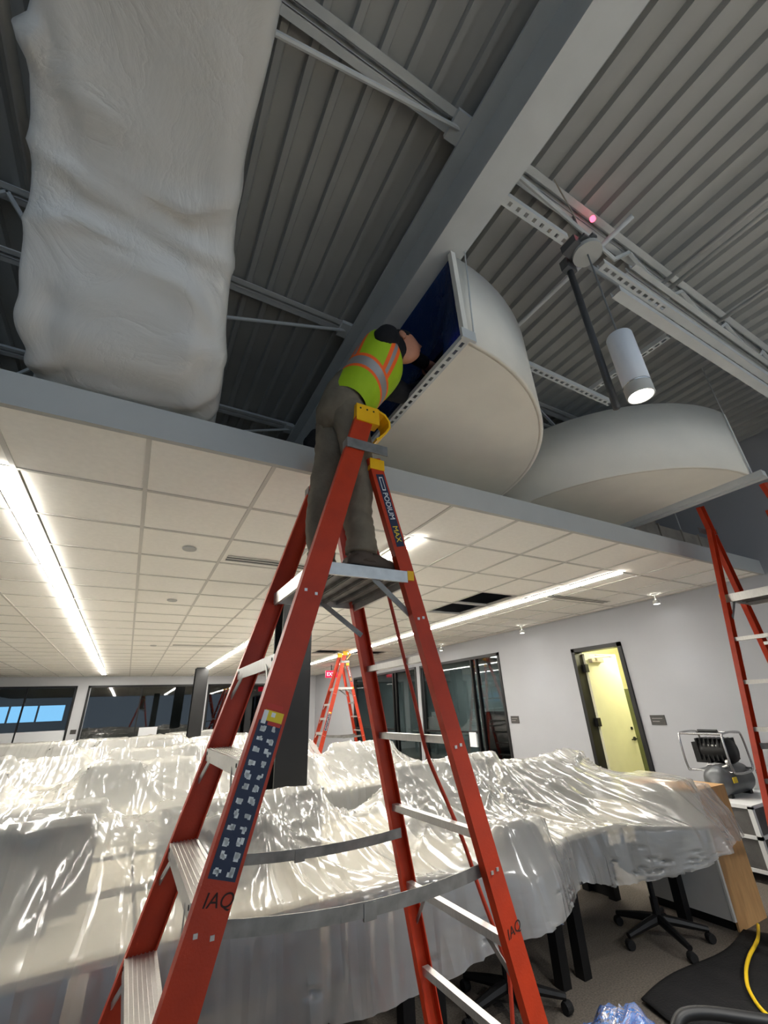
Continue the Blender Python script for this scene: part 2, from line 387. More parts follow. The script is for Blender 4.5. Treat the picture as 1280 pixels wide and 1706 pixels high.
WL = ['small glowing wall-wash light above the door side by the right ladder', 'small glowing wall-wash light between the glazing and the door', 'small glowing wall-wash light above the glazed offices']
for (y, lab) in zip((3.22, 5.72, 8.25), WL):
    t = thing('wall_wash_light', lab, 'ceiling light', (6.12, y, ZC), 'wall wash lights')
    bm = bmesh.new(); lathe(bm, [(.035, 0), (.035, -.012), (.008, -.014), (.008, -.085)], (6.12, y, ZC), 14); obj('stem', bm, M_fascia, t)
    bm = bmesh.new(); lathe(bm, [(.025, -.08), (.042, -.09), (.046, -.135), (.040, -.137)], (6.12, y, ZC), 18, cap=False); obj('housing', bm, M_fascia, t, True)
    bm = bmesh.new(); lathe(bm, [(.001, -.131), (.039, -.131), (.039, -.128)], (6.12, y, ZC), 18); obj('lens', bm, M_lamp, t)
    ld = bpy.data.lights.new('wash_spot', 'SPOT'); ld.energy = 9; ld.spot_size = 1.9; ld.spot_blend = .9; ld.shadow_soft_size = .04; ld.color = (.93, .96, 1)
    lo = bpy.data.objects.new('wash_spot', ld); COL.objects.link(lo); lo.parent = t; lo.location = (0, 0, -.145); lo.rotation_euler = (0, .35, 0)

# ------------------------------------------------------------------ beam, joists, struts, pipes under the deck
t = thing('steel_beam', 'wide white steel beam crossing the open ceiling above the worker', 'beam', (1.165, 5, 3.97))
obj('top_flange', B(((1.07, YN, 4.425), (1.26, 17, 4.445))), M_steel, t); obj('web', B(((1.158, YN, 3.99), (1.172, 17, 4.425))), M_steel, t)
obj('bottom_flange', B(((1.07, YN, 3.968), (1.26, 17, 3.99))), M_steel, t)
JY = [-2.25, -.72, .80, 2.32, 3.84, 5.36, 6.9, 8.4]
jl = {0: 'behind the camera', 1: 'just behind the camera', 2: 'above the lamp', 3: 'behind the worker', 4: 'over the fascia', 5: 'second beyond the fascia', 6: 'third beyond the fascia', 7: 'farthest'}
for k, y in enumerate(JY):
    for side in (-1, 1):
        x0, x1 = ((-8.9, 1.08) if side < 0 else (1.25, 6.4)); xs = x1 if side < 0 else x0; dr = -1 if side < 0 else 1
        t = thing('bar_joist', 'white open-web bar joist %s the steel beam, %s' % ('left of' if side < 0 else 'right of', jl[k]), 'joist', ((x0+x1)/2, y, 4.0), 'bar joists')
        zb_ = 3.985 if side < 0 else 4.2
        for s in (-1, 1):
            obj('top_chord', B(((x0, y+s*.035-.022, 4.478), (x1, y+s*.035+.022, 4.484)), ((x0, y+s*.014-.003, 4.478), (x1, y+s*.014+.003, 4.53))), M_steel, t)
            bx0, bx1 = (x0, x1-1.22) if side < 0 else (x0+1.2, x1)
            obj('bottom_chord', B(((bx0, y+s*.03-.02, zb_), (bx1, y+s*.03+.02, zb_+.006)), ((bx0, y+s*.012-.003, zb_), (bx1, y+s*.012+.003, zb_+.045))), M_steel, t)
        obj('bearing_seat', B(((xs-.09, y-.07, 4.445), (xs+.09, y+.07, 4.478))), M_steel, t)
        eo = 1.28 if side < 0 else 1.05
        bm = bmesh.new(); tube(bm, [(xs, y, 4.47), (xs+dr*eo, y, zb_+.015)], .013, 8); obj('end_diagonal', bm, M_steel, t)
        bm = bmesh.new(); x = xs+dr*eo; up = True; zt = [zb_+.015, 4.48]
        for q in range(int((abs(x1-x0)-1.1)/.34)):
            x2 = x+dr*(.28 if q == 0 else .34); bar(bm, (x, y, zt[0] if up else zt[1]), (x2, y, zt[1] if up else zt[0]), .022, .022); x = x2; up = not up
        obj('web_bars', bm, M_steel, t)
def strut(name, p, q, wdt, dep, label, parent=None, holes=True, pitch=.05, mtl=None, axis=0, hole=(.028, .014)):
    """slotted channel: bottom plate with real slots and two side lips; axis 0 = along x, 1 = along y"""
    bm = bmesh.new(); L = (V(q)-V(p)).length; n = max(1, int(L/pitch)); st = L/n
    def put(a, b, w0, w1, z0, z1):
        if axis == 0: box(bm, (p[0]+a, p[1]+w0, p[2]+z0), (p[0]+b, p[1]+w1, p[2]+z1))
        else: box(bm, (p[0]+w0, p[1]+a, p[2]+z0), (p[0]+w1, p[1]+b, p[2]+z1))
    h2 = wdt/2
    if holes:
        put(0, L, -h2, -hole[1]/2, 0, .003); put(0, L, hole[1]/2, h2, 0, .003)
        for i in range(n): put(i*st, i*st+st-hole[0], -hole[1]/2, hole[1]/2, 0, .003)
    else: put(0, L, -h2, h2, 0, .003)
    put(0, L, -h2, -h2+.003, .003, dep); put(0, L, h2-.003, h2, .003, dep)
    o = obj(name, bm, mtl or M_steel, parent)
    if not parent: tag(o, label, 'strut', 'strut channels')
    return o
strut('strut_channel', (1.27, .80, 4.0), (1.75, .80, 4.0), .05, .042, 'short slotted white channel left of the pendant lamp canopy', hole=(.022, .022), pitch=.06)
strut('strut_channel', (2.08, .80, 4.0), (2.75, .80, 4.0), .05, .042, 'slotted white channel right of the pendant lamp canopy', pitch=.065, hole=(.036, .022))
strut('strut_channel', (2.75, .80, 4.0), (6.35, .80, 4.0), .05, .042, 'long plain white channel continuing towards the side wall', holes=False)
strut('strut_channel', (2.13, .80, 3.78), (6.35, .80, 3.78), .06, .045, 'lower plain white channel hung below the joist', holes=False)
strut('strut_channel', (1.95, 1.60, 3.965), (3.3, 1.60, 3.965), .05, .042, 'dark-slotted white channel between the two curved bulkheads', pitch=.06, hole=(.034, .022))
strut('strut_channel', (3.1, .95, 4.05), (3.1, 1.62, 4.05), .045, .04, 'short slotted channel behind the pendant lamp', axis=1, hole=(.034, .02))
def pipe(name, pts, r, label, m=None, cat='pipe', smooth=True, group='conduits under the deck'):
    bm = bmesh.new(); tube(bm, pts, r, 10); return tag(obj(name, bm, m or M_steel, smooth=smooth), label, cat, group)
pipe('conduit', [(2.86, -3, 4.3), (2.86, .82, 4.3)], .014, 'left one of two thin conduits crossing the deck by the lamp')
pipe('conduit', [(2.95, -3, 4.3), (2.95, .82, 4.3)], .016, 'right one of two thin conduits crossing the deck by the lamp')
pipe('conduit', [(3.62, -3, 4.3), (3.62, .82, 4.3)], .016, 'single thin conduit farther right under the deck')
pipe('conduit', [(2.1, .885, 4.14), (6.35, .76, 4.14)], .016, 'thin conduit running along the joist')
pipe('conduit', [(2.24, .6, 4.33), (2.16, 3.2, 4.33)], .016, 'thin white conduit passing above the left curved bulkhead')
pipe('conduit', [(-.83, -3, 3.95), (-.83, 2.0, 3.95)], .022, 'pale pipe beside the wrapped duct at the left edge')
pipe('support_rod', [(2.0, .945, 2.99), (2.0, .945, 4.2)], .019, 'dark grey vertical rod hanging beside the pendant lamp', mat('dark_grey_pipe', (84, 86, 88), .5, .4), 'rod', group='hanging rods')
pipe('hanger_wire', [(4.36, 1.19, 3.34), (4.36, 1.19, 4.5)], .004, 'thin hanger wire at the right bulkhead corner', cat='wire', group='hanger wires')
pipe('hanger_wire', [(1.235, 1.13, 3.33), (1.25, 1.1, 3.99)], .004, 'thin hanger wire at the left bulkhead corner', cat='wire', group='hanger wires')

# ducts in the space above the dropped ceiling, beyond the right bulkhead
def metal_duct(a, b, label, seams):
    t = thing('metal_duct', label, 'duct', (a[0], a[1], a[2]), 'ducts above the ceiling')
    obj('body', B((a, b)), M_galv, t)
    for hx in (a[0]+.1, b[0]-.1): obj('hanger_rod', B(((hx, (a[1]+b[1])/2-.005, b[2]), (hx+.01, (a[1]+b[1])/2+.005, ZD+.03))), M_steel, t)
    for s in seams: obj('seam', B(((s, a[1]-.015, a[2]-.015), (s+.02, b[1]+.015, b[2]+.015))), M_galv, t)
metal_duct((4.7, 2.45, 3.22), (6.35, 2.9, 3.46), 'low metal duct above the ceiling by the side wall', (5.2, 5.7, 6.1))
metal_duct((4.55, 3.0, 3.62), (6.35, 3.5, 4.0), 'high metal duct deeper above the ceiling', (5.0, 5.6))
pipe('blue_conduit', [(4.75, 2.115, 3.046), (5.4, 2.115, 3.046), (XW+.02, 2.11, 3.046)], .018, 'dark blue cable bundle above the ceiling edge', mat('blue_cable', (40, 48, 92), .5), group=None)

# ------------------------------------------------------------------ two curved bulkheads (half drums)
def half_drum(cx, cy, r, side, z0, z1, label, trim_lbl):
    """flat open face in the plane x = cx, bulging towards side * x"""
    t = thing('curved_bulkhead', label, 'bulkhead', (cx, cy, z0), 'curved bulkheads')
    n = 56; arc = [(cx+side*r*math.sin(PI*k/n), cy-r*math.cos(PI*k/n)) for k in range(n+1)]
    bm = bmesh.new(); th = .03
    a = [bm.verts.new((x, y, z0)) for x, y in arc]; b = [bm.verts.new((x, y, z1)) for x, y in arc]
    arc2 = [(cx+side*(r-th)*math.sin(PI*k/n), cy-(r-th)*math.cos(PI*k/n)) for k in range(n+1)]
    a2 = [bm.verts.new((x, y, z0)) for x, y in arc2]; b2 = [bm.verts.new((x, y, z1)) for x, y in arc2]
    for k in range(n):
        bm.faces.new((a[k], a[k+1], b[k+1], b[k])); bm.faces.new((a2[k], b2[k], b2[k+1], a2[k+1]))
        bm.faces.new((a[k], a2[k], a2[k+1], a[k+1])); bm.faces.new((b[k], b[k+1], b2[k+1], b2[k]))
    for k in (0, n): bm.faces.new((a[k], b[k], b2[k], a2[k]))
    obj('curved_wall', bm, M_drum, t, True)
    for nm, zz in (('bottom_panel', z0), ('top_panel', z1-.02)):
        bm = bmesh.new(); lo = [bm.verts.new((x, y, zz)) for x, y in arc2]; hi = [bm.verts.new((x, y, zz+.02)) for x, y in arc2]
        bm.faces.new(lo); bm.faces.new(list(reversed(hi)))
        for k in range(n+1): bm.faces.new((lo[k], hi[k], hi[(k+1) % (n+1)], lo[(k+1) % (n+1)]))
        obj(nm, bm, M_drum, t)
    return t
Z0, Z1 = 3.3, 3.96
DC1, DR = (1.2, 2.61), 1.46
DC2 = (4.40, 2.66)
d1 = half_drum(DC1[0], DC1[1], DR, 1, Z0, Z1, 'round white bulkhead with the open blue-filmed end where the worker leans in', '')
d2 = half_drum(DC2[0], DC2[1], 1.46, -1, Z0, Z1, 'round white bulkhead behind the pendant lamp, at the right ladder', '')
# slotted angle along the open end of the first bulkhead
bm = bmesh.new(); y0 = DC1[1]-DR-.02; x0 = DC1[0]
n = 30; st = .055; L = n*st
zb = Z0-.035
box(bm, (x0-.05, y0, zb), (x0-.034, y0+L, zb+.003)); box(bm, (x0-.016, y0, zb), (x0, y0+L, zb+.003))
for i in range(n): box(bm, (x0-.034, y0+i*st, zb), (x0-.016, y0+i*st+st-.032, zb+.003))
box(bm, (x0-.003, y0, zb+.003), (x0, y0+L, zb+.045)); box(bm, (x0-.05, y0, zb+.003), (x0-.047, y0+L, zb+.03))
obj('slotted_angle', bm, M_steel, d1)
obj('end_plate', B(((x0-.06, y0-.015, zb-.005), (x0+.03, y0, zb+.06))), M_steel, d1)
obj('edge_post', B(((x0-.03, y0+.0, Z0), (x0, y0+.03, Z1))), M_drum, d1)
bm = bmesh.new(); x0 = DC2[0]; y0 = DC2[1]-DR-.08
box(bm, (x0-.045, y0, Z0-.05), (x0+.03, y0+3.0, Z0)); box(bm, (x0+.0, y0, Z0-.062), (x0+.045, y0+3.0, Z0-.05))
obj('edge_channel', bm, M_steel, d2)
obj('edge_post', B(((x0, DC2[1]-DR, Z0), (x0+.03, DC2[1]-DR+.05, Z1))), M_drum, d2)
# dark lining inside, seen through the film
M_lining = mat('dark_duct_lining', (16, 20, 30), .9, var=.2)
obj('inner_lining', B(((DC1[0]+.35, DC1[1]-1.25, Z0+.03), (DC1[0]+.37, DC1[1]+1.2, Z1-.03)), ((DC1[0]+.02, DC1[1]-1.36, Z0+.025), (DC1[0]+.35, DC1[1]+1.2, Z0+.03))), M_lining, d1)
# blue film taped over the open end
bm = bmesh.new(); ny, nz = 60, 26; vv = []
for i in range(ny+1):
    row = []
    for j in range(nz+1):
        y = DC1[1]-DR+.03+(2.2)*i/ny; z = Z0+.01+(Z1-Z0-.02)*j/nz
        u, v_ = i/ny, j/nz
        sag = .11*math.sin(PI*min(1, u*2.2) if u < .4545 else PI*.5)*math.sin(PI*v_)
        row.append(bm.verts.new((DC1[0]-.012+sag+.012*math.sin(14*u+9*v_)*math.sin(PI*v_), y, z)))
    vv.append(row)
for i in range(ny):
    for j in range(nz):
        # slit that the worker reaches through
        yc = vv[i][j].co.y; zc = vv[i][j].co.z
        if 1.36 < yc < 1.80 and zc < 3.62-.25*abs(yc-1.55): continue
        bm.faces.new((vv[i][j], vv[i+1][j], vv[i+1][j+1], vv[i][j+1]))
for v in [v for v in bm.verts if not v.link_faces]: bm.verts.remove(v)
tag(obj('blue_film_cover', bm, M_blue, smooth=True), 'dark blue plastic film taped over the open bulkhead end', 'plastic film')
bm = bmesh.new(); lathe(bm, [(.0, 0), (.016, .004), (.016, .06), (.012, .08)], (1.262, 1.235, 3.37), 14, 'X'); t = tag(obj('flashlight', bm, M_black, smooth=True), 'tiny lamp glowing blue behind the film', 'flashlight')
bm = bmesh.new(); lathe(bm, [(.001, -.002), (.014, -.002), (.014, .002)], (1.262, 1.235, 3.37), 14, 'X'); obj('lens', bm, glow('blue_white_glow', (40, 60, 255), 6), t, local=False)

# ------------------------------------------------------------------ plastic-wrapped duct hanging at the left
prof = [(-1.6, 2.05, 0), (-.6, 2.05, 0), (.3, 2.04, 0), (.6, 2.03, 0), (.94, 2.0, 0), (1.30, 1.91, 0), (1.55, 1.73, 0), (1.75, 1.56, 0), (1.92, 1.485, 0), (2.05, 1.475, 0), (2.25, 1.49, 0), (2.5, 1.55, 0)]
path = smooth_path([V((0, a, b)) for a, b, c in prof], 10)
NS, NP = 64, len(path)
bm = bmesh.new(); rings = []
for i, p in enumerate(path):
    y = p.y; wr = .04+.11*max(0, min(1, (y-1.2)/.8)); wl = -.655-.045*max(0, min(1, (y-.9)/.8))
    cxm = (wl+wr)/2; hw = (wr-wl)/2; th = .32
    d = (path[min(i+1, NP-1)]-path[max(i-1, 0)]).normalized(); up = V((0, -d.z, d.y))
    ring = []
    for k in range(NS):
        a = 2*PI*k/NS; ca, sa = math.cos(a), math.sin(a); ex = .32
        X = hw*math.copysign(abs(ca)**ex, ca); T = th/2*math.copysign(abs(sa)**ex, sa)
        wp = V((cxm+X, p.y, p.z+H))+up*(T+th/2)
        # folds: seam bulge, radial pinch, slack wrinkles
        q = (cxm+X, p.y)
        dn = 0
        if sa < .2:
            px, py = -.30, 1.40
            dx, dy = q[0]-px, q[1]-py; rr = math.hypot(dx, dy); an = math.atan2(dy, dx)
            dn += .085*math.exp(-rr*rr/.10)*(1-abs(math.sin(3.5*an+1.2*math.sin(2*an))))**2*min(1, rr/.05)
            dn += -.045*math.exp(-rr*rr/.006)
            dn += .016*math.exp(-((p.y-1.06-.25*(q[0]+.66))/.04)**2)*max(0, 1-(q[0]+.7)/.5)
            dn += .012*math.sin(30*q[0]+14*q[1]+3*math.sin(6*q[1]))*max(0, min(1, (p.y-1.3)/.5))
            dn += .006*math.sin(17*q[0]-9*q[1]+2*math.sin(11*q[0]))
            dn += .02*math.exp(-((p.y-1.72)/.05)**2)*math.sin(5*q[0]+1)
        if ca < -.6: dn += .045*math.exp(-((p.y-1.02)/.035)**2)
        nrm = (V((ca*abs(ca)**.3, 0, 0))+up*(sa*abs(sa)**.3)); nrm = nrm.normalized() if nrm.length > 1e-4 else V((1, 0, 0))
        ring.append(bm.verts.new(wp+nrm*dn))
    rings.append(ring)
for a, b in zip(rings, rings[1:]):
    for k in range(NS): bm.faces.new((a[k], a[(k+1) % NS], b[(k+1) % NS], b[k]))
bm.faces.new(list(reversed(rings[0]))); bm.faces.new(rings[-1])
tag(obj('wrapped_duct', bm, M_wrap, smooth=True), 'big duct wrapped in creased white plastic sheeting, sagging onto the fascia', 'wrapped duct')

# ------------------------------------------------------------------ pendant lamp
LXp, LYp = 2.01, .82
t = thing('pendant_lamp', 'white cylinder pendant lamp, lit, hanging on a thin cable', 'pendant lamp', (LXp, LYp, 2.98))
bm = bmesh.new(); lathe(bm, [(.006, .415), (.062, .412), (.065, .405), (.065, .075)], (LXp, LYp, 2.98), 32); obj('body', bm, mat('lamp_white_enamel', (214, 219, 226), .4, var=.01), t, True)
bm = bmesh.new(); lathe(bm, [(.064, .075), (.0655, .073), (.0655, .068), (.064, .066)], (LXp, LYp, 2.98), 32, cap=False); obj('chrome_ring', bm, mat('chrome', (225, 225, 225), .1, 1), t, True)['label'] = 'thin chrome ring near the lens'
bm = bmesh.new(); lathe(bm, [(.065, .066), (.065, .0), (.058, -.002), (.056, .012)], (LXp, LYp, 2.98), 32, cap=False); obj('collar', bm, M_fascia, t, True)
bm = bmesh.new(); lathe(bm, [(.001, .008), (.057, .008), (.057, .012)], (LXp, LYp, 2.98), 32); obj('lens', bm, M_lamp, t)
bm = bmesh.new(); tube(bm, [(LXp, LYp, 3.39), (LXp, LYp, 4.1)], .0045, 6); obj('cable', bm, mat('grey_cable', (120, 122, 122), .6), t)
bm = bmesh.new(); lathe(bm, [(.0, 0), (.085, 0), (.085, .03), (.02, .04)], (LXp, LYp, 4.09), 28); obj('canopy', bm, M_fascia, t)
obj('mounting_box', B(((1.88, .80, 4.11), (1.95, .9, 4.17)), ((1.92, .76, 4.135), (2.07, .88, 4.155)), ((1.95, .92, 4.08), (2.04, .97, 4.16)), ((1.98, .74, 4.155), (2.02, .95, 4.175)), ((2.004, .814, 4.175), (2.016, .826, 4.48))), mat('dark_grey_metal', (112, 114, 116), .5, .5), t)
bm = bmesh.new(); tube(bm, [(1.7, .72, 4.44), (1.88, .76, 4.26)], .004, 6); tube(bm, [(1.62, .80, 4.0), (1.86, .86, 4.25)], .008, 6); obj('stay_wire', bm, M_galv, t)
bm = bmesh.new(); lathe(bm, [(.0, 0), (.017, .001), (.017, .02), (.0, .022)], (2.07, .745, 4.375), 12); obj('indicator', bm, glow('red_indicator', (255, 60, 80), 3.0), t)['label'] = 'small red indicator light'
ld = bpy.data.lights.new('pendant_spot', 'SPOT'); ld.energy = 70; ld.spot_size = 1.5; ld.spot_blend = .6; ld.shadow_soft_size = .055; ld.color = (1, .98, .94)
lo = bpy.data.objects.new('pendant_spot', ld); COL.objects.link(lo); lo.parent = t; lo.location = (0, 0, -.01)
for k_, (x_, y_) in enumerate(((2.01, -1.5), (4.0, -1.5))):  # unseen lamp copies, added so bounced light reaches the roof deck
    c_ = copy_tree(t); c_.location = (x_, y_, 2.98); c_['label'] = 'added white pendant lamp for bounced light behind the camera, ' + ['left', 'right'][k_] + ' of its row'; c_['group'] = 'added bounce lamps behind the camera'
    for ch in c_.children:
        if ch.type == 'LIGHT': ch.data = ld.copy(); ch.data.energy = BOUNCE_PEND; ch.data.spot_size = 2.2

# ------------------------------------------------------------------ platform ladder (local: x = climbing side to rear, -y = near side)
ZT = 2.896
def Fp(z, s): return V((-.858+.850*z/ZT, -s*(.393-.151*z/ZT), z))
def Rp(z, s): return V((.634-.649*z/ZT, -s*(.37-.167*z/ZT), z))
def channel(bm, p, q, A, Bd, th, s):
    d = (q-p).normalized(); out = V((0, -s, 0)); out = (out-d*out.dot(d)).normalized(); a = out.cross(d).normalized()
    poly = [(-A/2, Bd/2), (A/2, Bd/2), (A/2, -Bd/2), (A/2-th, -Bd/2), (A/2-th, Bd/2-th), (-A/2+th, Bd/2-th), (-A/2+th, -Bd/2), (-A/2, -Bd/2)]
    extrude(bm, poly, p, q, a, out)
    return a, out, d
def face_frame(P, s, z):
    d = (P(2.5, s)-P(.5, s)).normalized(); out = V((0, -s, 0)); out = (out-d*out.dot(d)).normalized(); a = d.cross(out).normalized()
    if a.x < 0: a = -a
    return P(z, s), a, out, d
def flat_label(bm, c, a, d, wa, wd, out, lift):
    """thin plate of size wa (across) x wd (along the rail)"""
    vs_ = []
    for l in (0, .0006):
        for x, y in ((-.5, -.5), (.5, -.5), (.5, .5), (-.5, .5)): vs_.append(bm.verts.new(c+a*(x*wa)+d*(y*wd)+out*(lift+l)))
    for f in ((0,3,2,1),(4,5,6,7),(0,1,5,4),(1,2,6,5),(2,3,7,6),(3,0,4,7)): bm.faces.new([vs_[i] for i in f])
def make_ladder(label):
    t = thing('platform_ladder', label, 'ladder', (0, 0, 0), 'orange platform ladders')
    def part(name, bm, m, parent=None, smooth=False): return obj(name, bm, m, parent or t, smooth, local=True)
    for s in (1, -1):
        bm = bmesh.new(); channel(bm, Fp(.02, s), Fp(2.9, s), .088, .036, .0055, s); fr = part('front_rail', bm, M_orange)
        bm = bmesh.new(); channel(bm, Rp(.02, s), Rp(2.66, s), .066, .034, .005, s); rr = part('rear_rail', bm, M_orange)
        # end caps in yellow plastic
        c = Fp(2.885, s); bm = bmesh.new(); box(bm, (c.x-.055, c.y-.028, 2.83), (c.x+.065, c.y+.028, 2.925)); cap = part('end_cap', bm, M_yel)
        if s == 1:
            pts = [(c.x+.06, 2.92), (c.x+.10, 2.905), (c.x+.125, 2.87), (c.x+.125, 2.83), (c.x+.10, 2.79), (c.x+.06, 2.745), (c.x+.045, 2.735)]
            bm = bmesh.new(); ins = [(c.x+.06, 2.908), (c.x+.094, 2.895), (c.x+.115, 2.867), (c.x+.115, 2.833), (c.x+.093, 2.797), (c.x+.057, 2.758), (c.x+.045, 2.75)]
            o_ = [[bm.verts.new((x, c.y+q, z)) for x, z in pts] for q in (-.03, .06)]; i_ = [[bm.verts.new((x, c.y+q, z)) for x, z in ins] for q in (-.03, .06)]
            for k in range(len(pts)-1):
                bm.faces.new((o_[0][k], o_[0][k+1], o_[1][k+1], o_[1][k])); bm.faces.new((i_[0][k], i_[1][k], i_[1][k+1], i_[0][k+1]))
                bm.faces.new((o_[0][k], i_[0][k], i_[0][k+1], o_[0][k+1])); bm.faces.new((o_[1][k], o_[1][k+1], i_[1][k+1], i_[1][k]))
            bm.faces.new((o_[0][0], o_[1][0], i_[1][0], i_[0][0])); bm.faces.new((o_[0][-1], i_[0][-1], i_[1][-1], o_[1][-1]))
            part('cap_loop', bm, M_yel, cap)
            bm = bmesh.new()
            for x in (-.035, 0, .035): lathe(bm, [(.0, -.0295), (.005, -.0295), (.005, -.027)], (c.x+x, c.y, 2.90), 8, 'Y')
            part('cap_screws', bm, M_black, cap)
        a_ = Fp(2.68, s); b_ = Rp(2.66, s); bm = bmesh.new(); yb = -s*.024
        box(bm, (a_.x-.05, min(a_.y+yb, a_.y+yb*1.25), 2.655), (b_.x+.045, max(a_.y+yb, a_.y+yb*1.25), 2.705)); box(bm, (a_.x-.05, a_.y-.024, 2.655), (a_.x-.046, a_.y+.024, 2.705))
        part('hinge_bracket', bm, M_grime)
        bm = bmesh.new(); c = Rp(2.62, s); box(bm, (c.x-.034, c.y-.022, 2.60), (c.x+.04, c.y+.022, 2.655)); part('rear_rail_cap', bm, M_yel)
        # feet
        for P in (Fp, Rp):
            c = P(0, s); bm = bmesh.new(); box(bm, (c.x-.055, c.y-.03, 0), (c.x+.055, c.y+.03, .03)); box(bm, (c.x-.045, c.y-.022, .03), (c.x+.05, c.y+.022, .09)); part('foot', bm, M_rubber)
        # spreader bar
        p, m_, q = Fp(1.13, s), (Fp(1.12, s)+Rp(1.09, s))/2, Rp(1.09, s); m_ += V((0, -s*.012, -.03)); off = V((0, s*.025, 0))
        bm = bmesh.new(); ar = [p+(q-p)*(k/10)+V((0, -s*.012, -.03))*(4*(k/10)*(1-k/10))+off for k in range(11)]
        for a1, a2 in zip(ar, ar[1:]): bar(bm, a1, a2, .004, .036)
        sp = part('spreader_bar', bm, M_grime)
        bm = bmesh.new(); box(bm, m_+off+V((-.02, -.005, -.02)), m_+off+V((.02, .005, .02))); part('hinge', bm, M_grime, sp)
        # platform brace
        a_ = Rp(1.93, s); bm = bmesh.new(); yy = -s*.27*1.0
        bar(bm, V((-.02, -s*.262, 2.085)), V((a_.x-.012, a_.y+s*.02, 1.93)), .005, .024); part('platform_brace', bm, M_grime)
        # rivets on the outer rail faces
        bm = bmesh.new()
        for P, zs, hw in ((Fp, (.33, 1.13, 1.98), .02), (Rp, (1.09, 1.46, 1.92), .012)):
            for z in zs:
                c, a, out, d = face_frame(P, s, z)
                for q in (-hw, hw):
                    o0 = c+a*q+out*.018; box(bm, o0-V((.005, .002, .005)), o0+V((.005, .002, .005)))
        part('rivets', bm, M_alu)
        if s == 1:
            c, a, out, d = face_frame(Fp, 1, 1.40)
            bm = bmesh.new(); flat_label(bm, c, a, d, .070, .36, out, .0183); lab = part('instruction_label', bm, M_navy)
            bm = bmesh.new(); bm2 = bmesh.new(); rg = random.Random(3)
            for r in range(12):
                for k in (-1, 1):
                    cc = c+a*(k*.017)+d*(-.163+r*.0295)
                    for q in range(4): flat_label(bm, cc+a*rg.uniform(-.006, .006)+d*rg.uniform(-.005, .005), a, d, rg.uniform(.004, .014), rg.uniform(.005, .014), out, .019)
            part('pictograms', bm, M_whiteprint, lab)
            bm = bmesh.new(); flat_label(bm, c+d*.196+a*.004, a, d, .058, .028, out, .0183); part('caution_label', bm, M_yprint)
            bm = bmesh.new(); flat_label(bm, c+d*.19-a*.022, a, d, .014, .036, out, .0188); flat_label(bm, c+d*.20+a*.002, a, d, .012, .012, out, .0188); part('caution_print', bm, M_whiteprint)
            bm = bmesh.new(); flat_label(bm, c+d*.176+a*.012, a, d, .04, .010, out, .0185); flat_label(bm, c+d*.222, a, d, .05, .012, out, .0183); part('warning_strip', bm, M_rprint)
            c, a, out, d = face_frame(Fp, 1, 1.175)
            hw_ = (a+d*.12).normalized(); place_text('handwriting', 'IAQ', .042, M_ink, t, c-a*.028+out*.019, hw_, d-a*.1, .2)
            c, a, out, d = face_frame(Rp, 1, 2.40)
            bm = bmesh.new(); flat_label(bm, c+a*.004, a, d, .040, .36, out, .0173); lab = part('name_label', bm, M_navy)
            place_text('lettering', 'PODIUM', .036, M_whiteprint, lab, c-a*.008+d*.085+out*.0182, -d, a)
            place_text('lettering', 'MAX', .036, M_yprint, lab, c-a*.008-d*.082+out*.0182, -d, a)
            bm = bmesh.new(); flat_label(bm, c+a*.004+d*.13, a, d, .018, .07, out, .0178); part('oval_mark', bm, M_whiteprint, lab)
            bm = bmesh.new(); flat_label(bm, c+a*.004+d*.13, a, d, .012, .06, out, .0182); part('oval_mark_inner', bm, M_navy, lab)
            c, a, out, d = face_frame(Rp, 1, .92)
            place_text('handwriting', 'IAQ', .036, M_ink, t, c-a*.024+out*.018, (a+d*.1).normalized(), d, .2)
    # treads
    for k in range(1, 7):
        z = .016+k*.2928; hw = .393-.151*z/ZT-.018; c = Fp(z, 1).x
        bm = bmesh.new(); s_, u_ = V((1, 0, 0)), V((0, 0, 1))
        extrude(bm, [(-.048, 0), (.046, 0), (.046, -.022), (.043, -.022), (.043, -.004), (-.045, -.004), (-.045, -.042), (-.048, -.042)], V((c, -hw, z)), V((c, hw, z)), s_, u_)
        for q in (-.036, -.024, -.012, 0, .012, .024, .036): box(bm, (c+q-.002, -hw, z), (c+q+.002, hw, z+.0025))
        st = part('step', bm, M_alu)
        for s in (-1, 1): bm = bmesh.new(); bar(bm, V((c-.046, s*(hw-.10), z-.03)), Fp(z-.11, -s)+V((-.03, -s*.012, 0)), .004, .018); part('step_brace', bm, M_alu, st)
        bm = bmesh.new()
        for s in (-1, 1): lathe(bm, [(.0, -.0495), (.006, -.0495), (.006, -.047)], (c, s*(hw-.025), z-.015), 8, 'X')
        part('step_rivets', bm, M_black, st)
    # rear rungs
    for k in range(1, 7):
        z = .016+k*.2928; p, q = Rp(z, 1), Rp(z, -1); dy = V((0, .012, 0))
        bm = bmesh.new(); bar(bm, p+dy, q-dy, .030, .026); rg_ = part('rear_rung', bm, M_alu)
        if k in (1, 3):
            for s in (1, -1): bm = bmesh.new(); bar(bm, Rp(z, s)+V((0, s*.13, -.013)), Rp(z-.13, s)+V((0, s*.015, 0)), .004, .016); part('rung_brace', bm, M_grime, rg_)
    # platform
    x0, x1 = -.235, .155; zp = 2.095; hw = .262
    for k in range(5):
        a = x0+.01+k*(x1-x0-.02)/5; b = a+(x1-x0-.02)/5-.006
        bm = bmesh.new(); box(bm, (a, -hw, zp), (b, hw, zp+.012)); box(bm, (a, -hw, zp-.016), (a+.004, hw, zp)); box(bm, (b-.004, -hw, zp-.016), (b, hw, zp)); part('platform_plank', bm, M_grime)
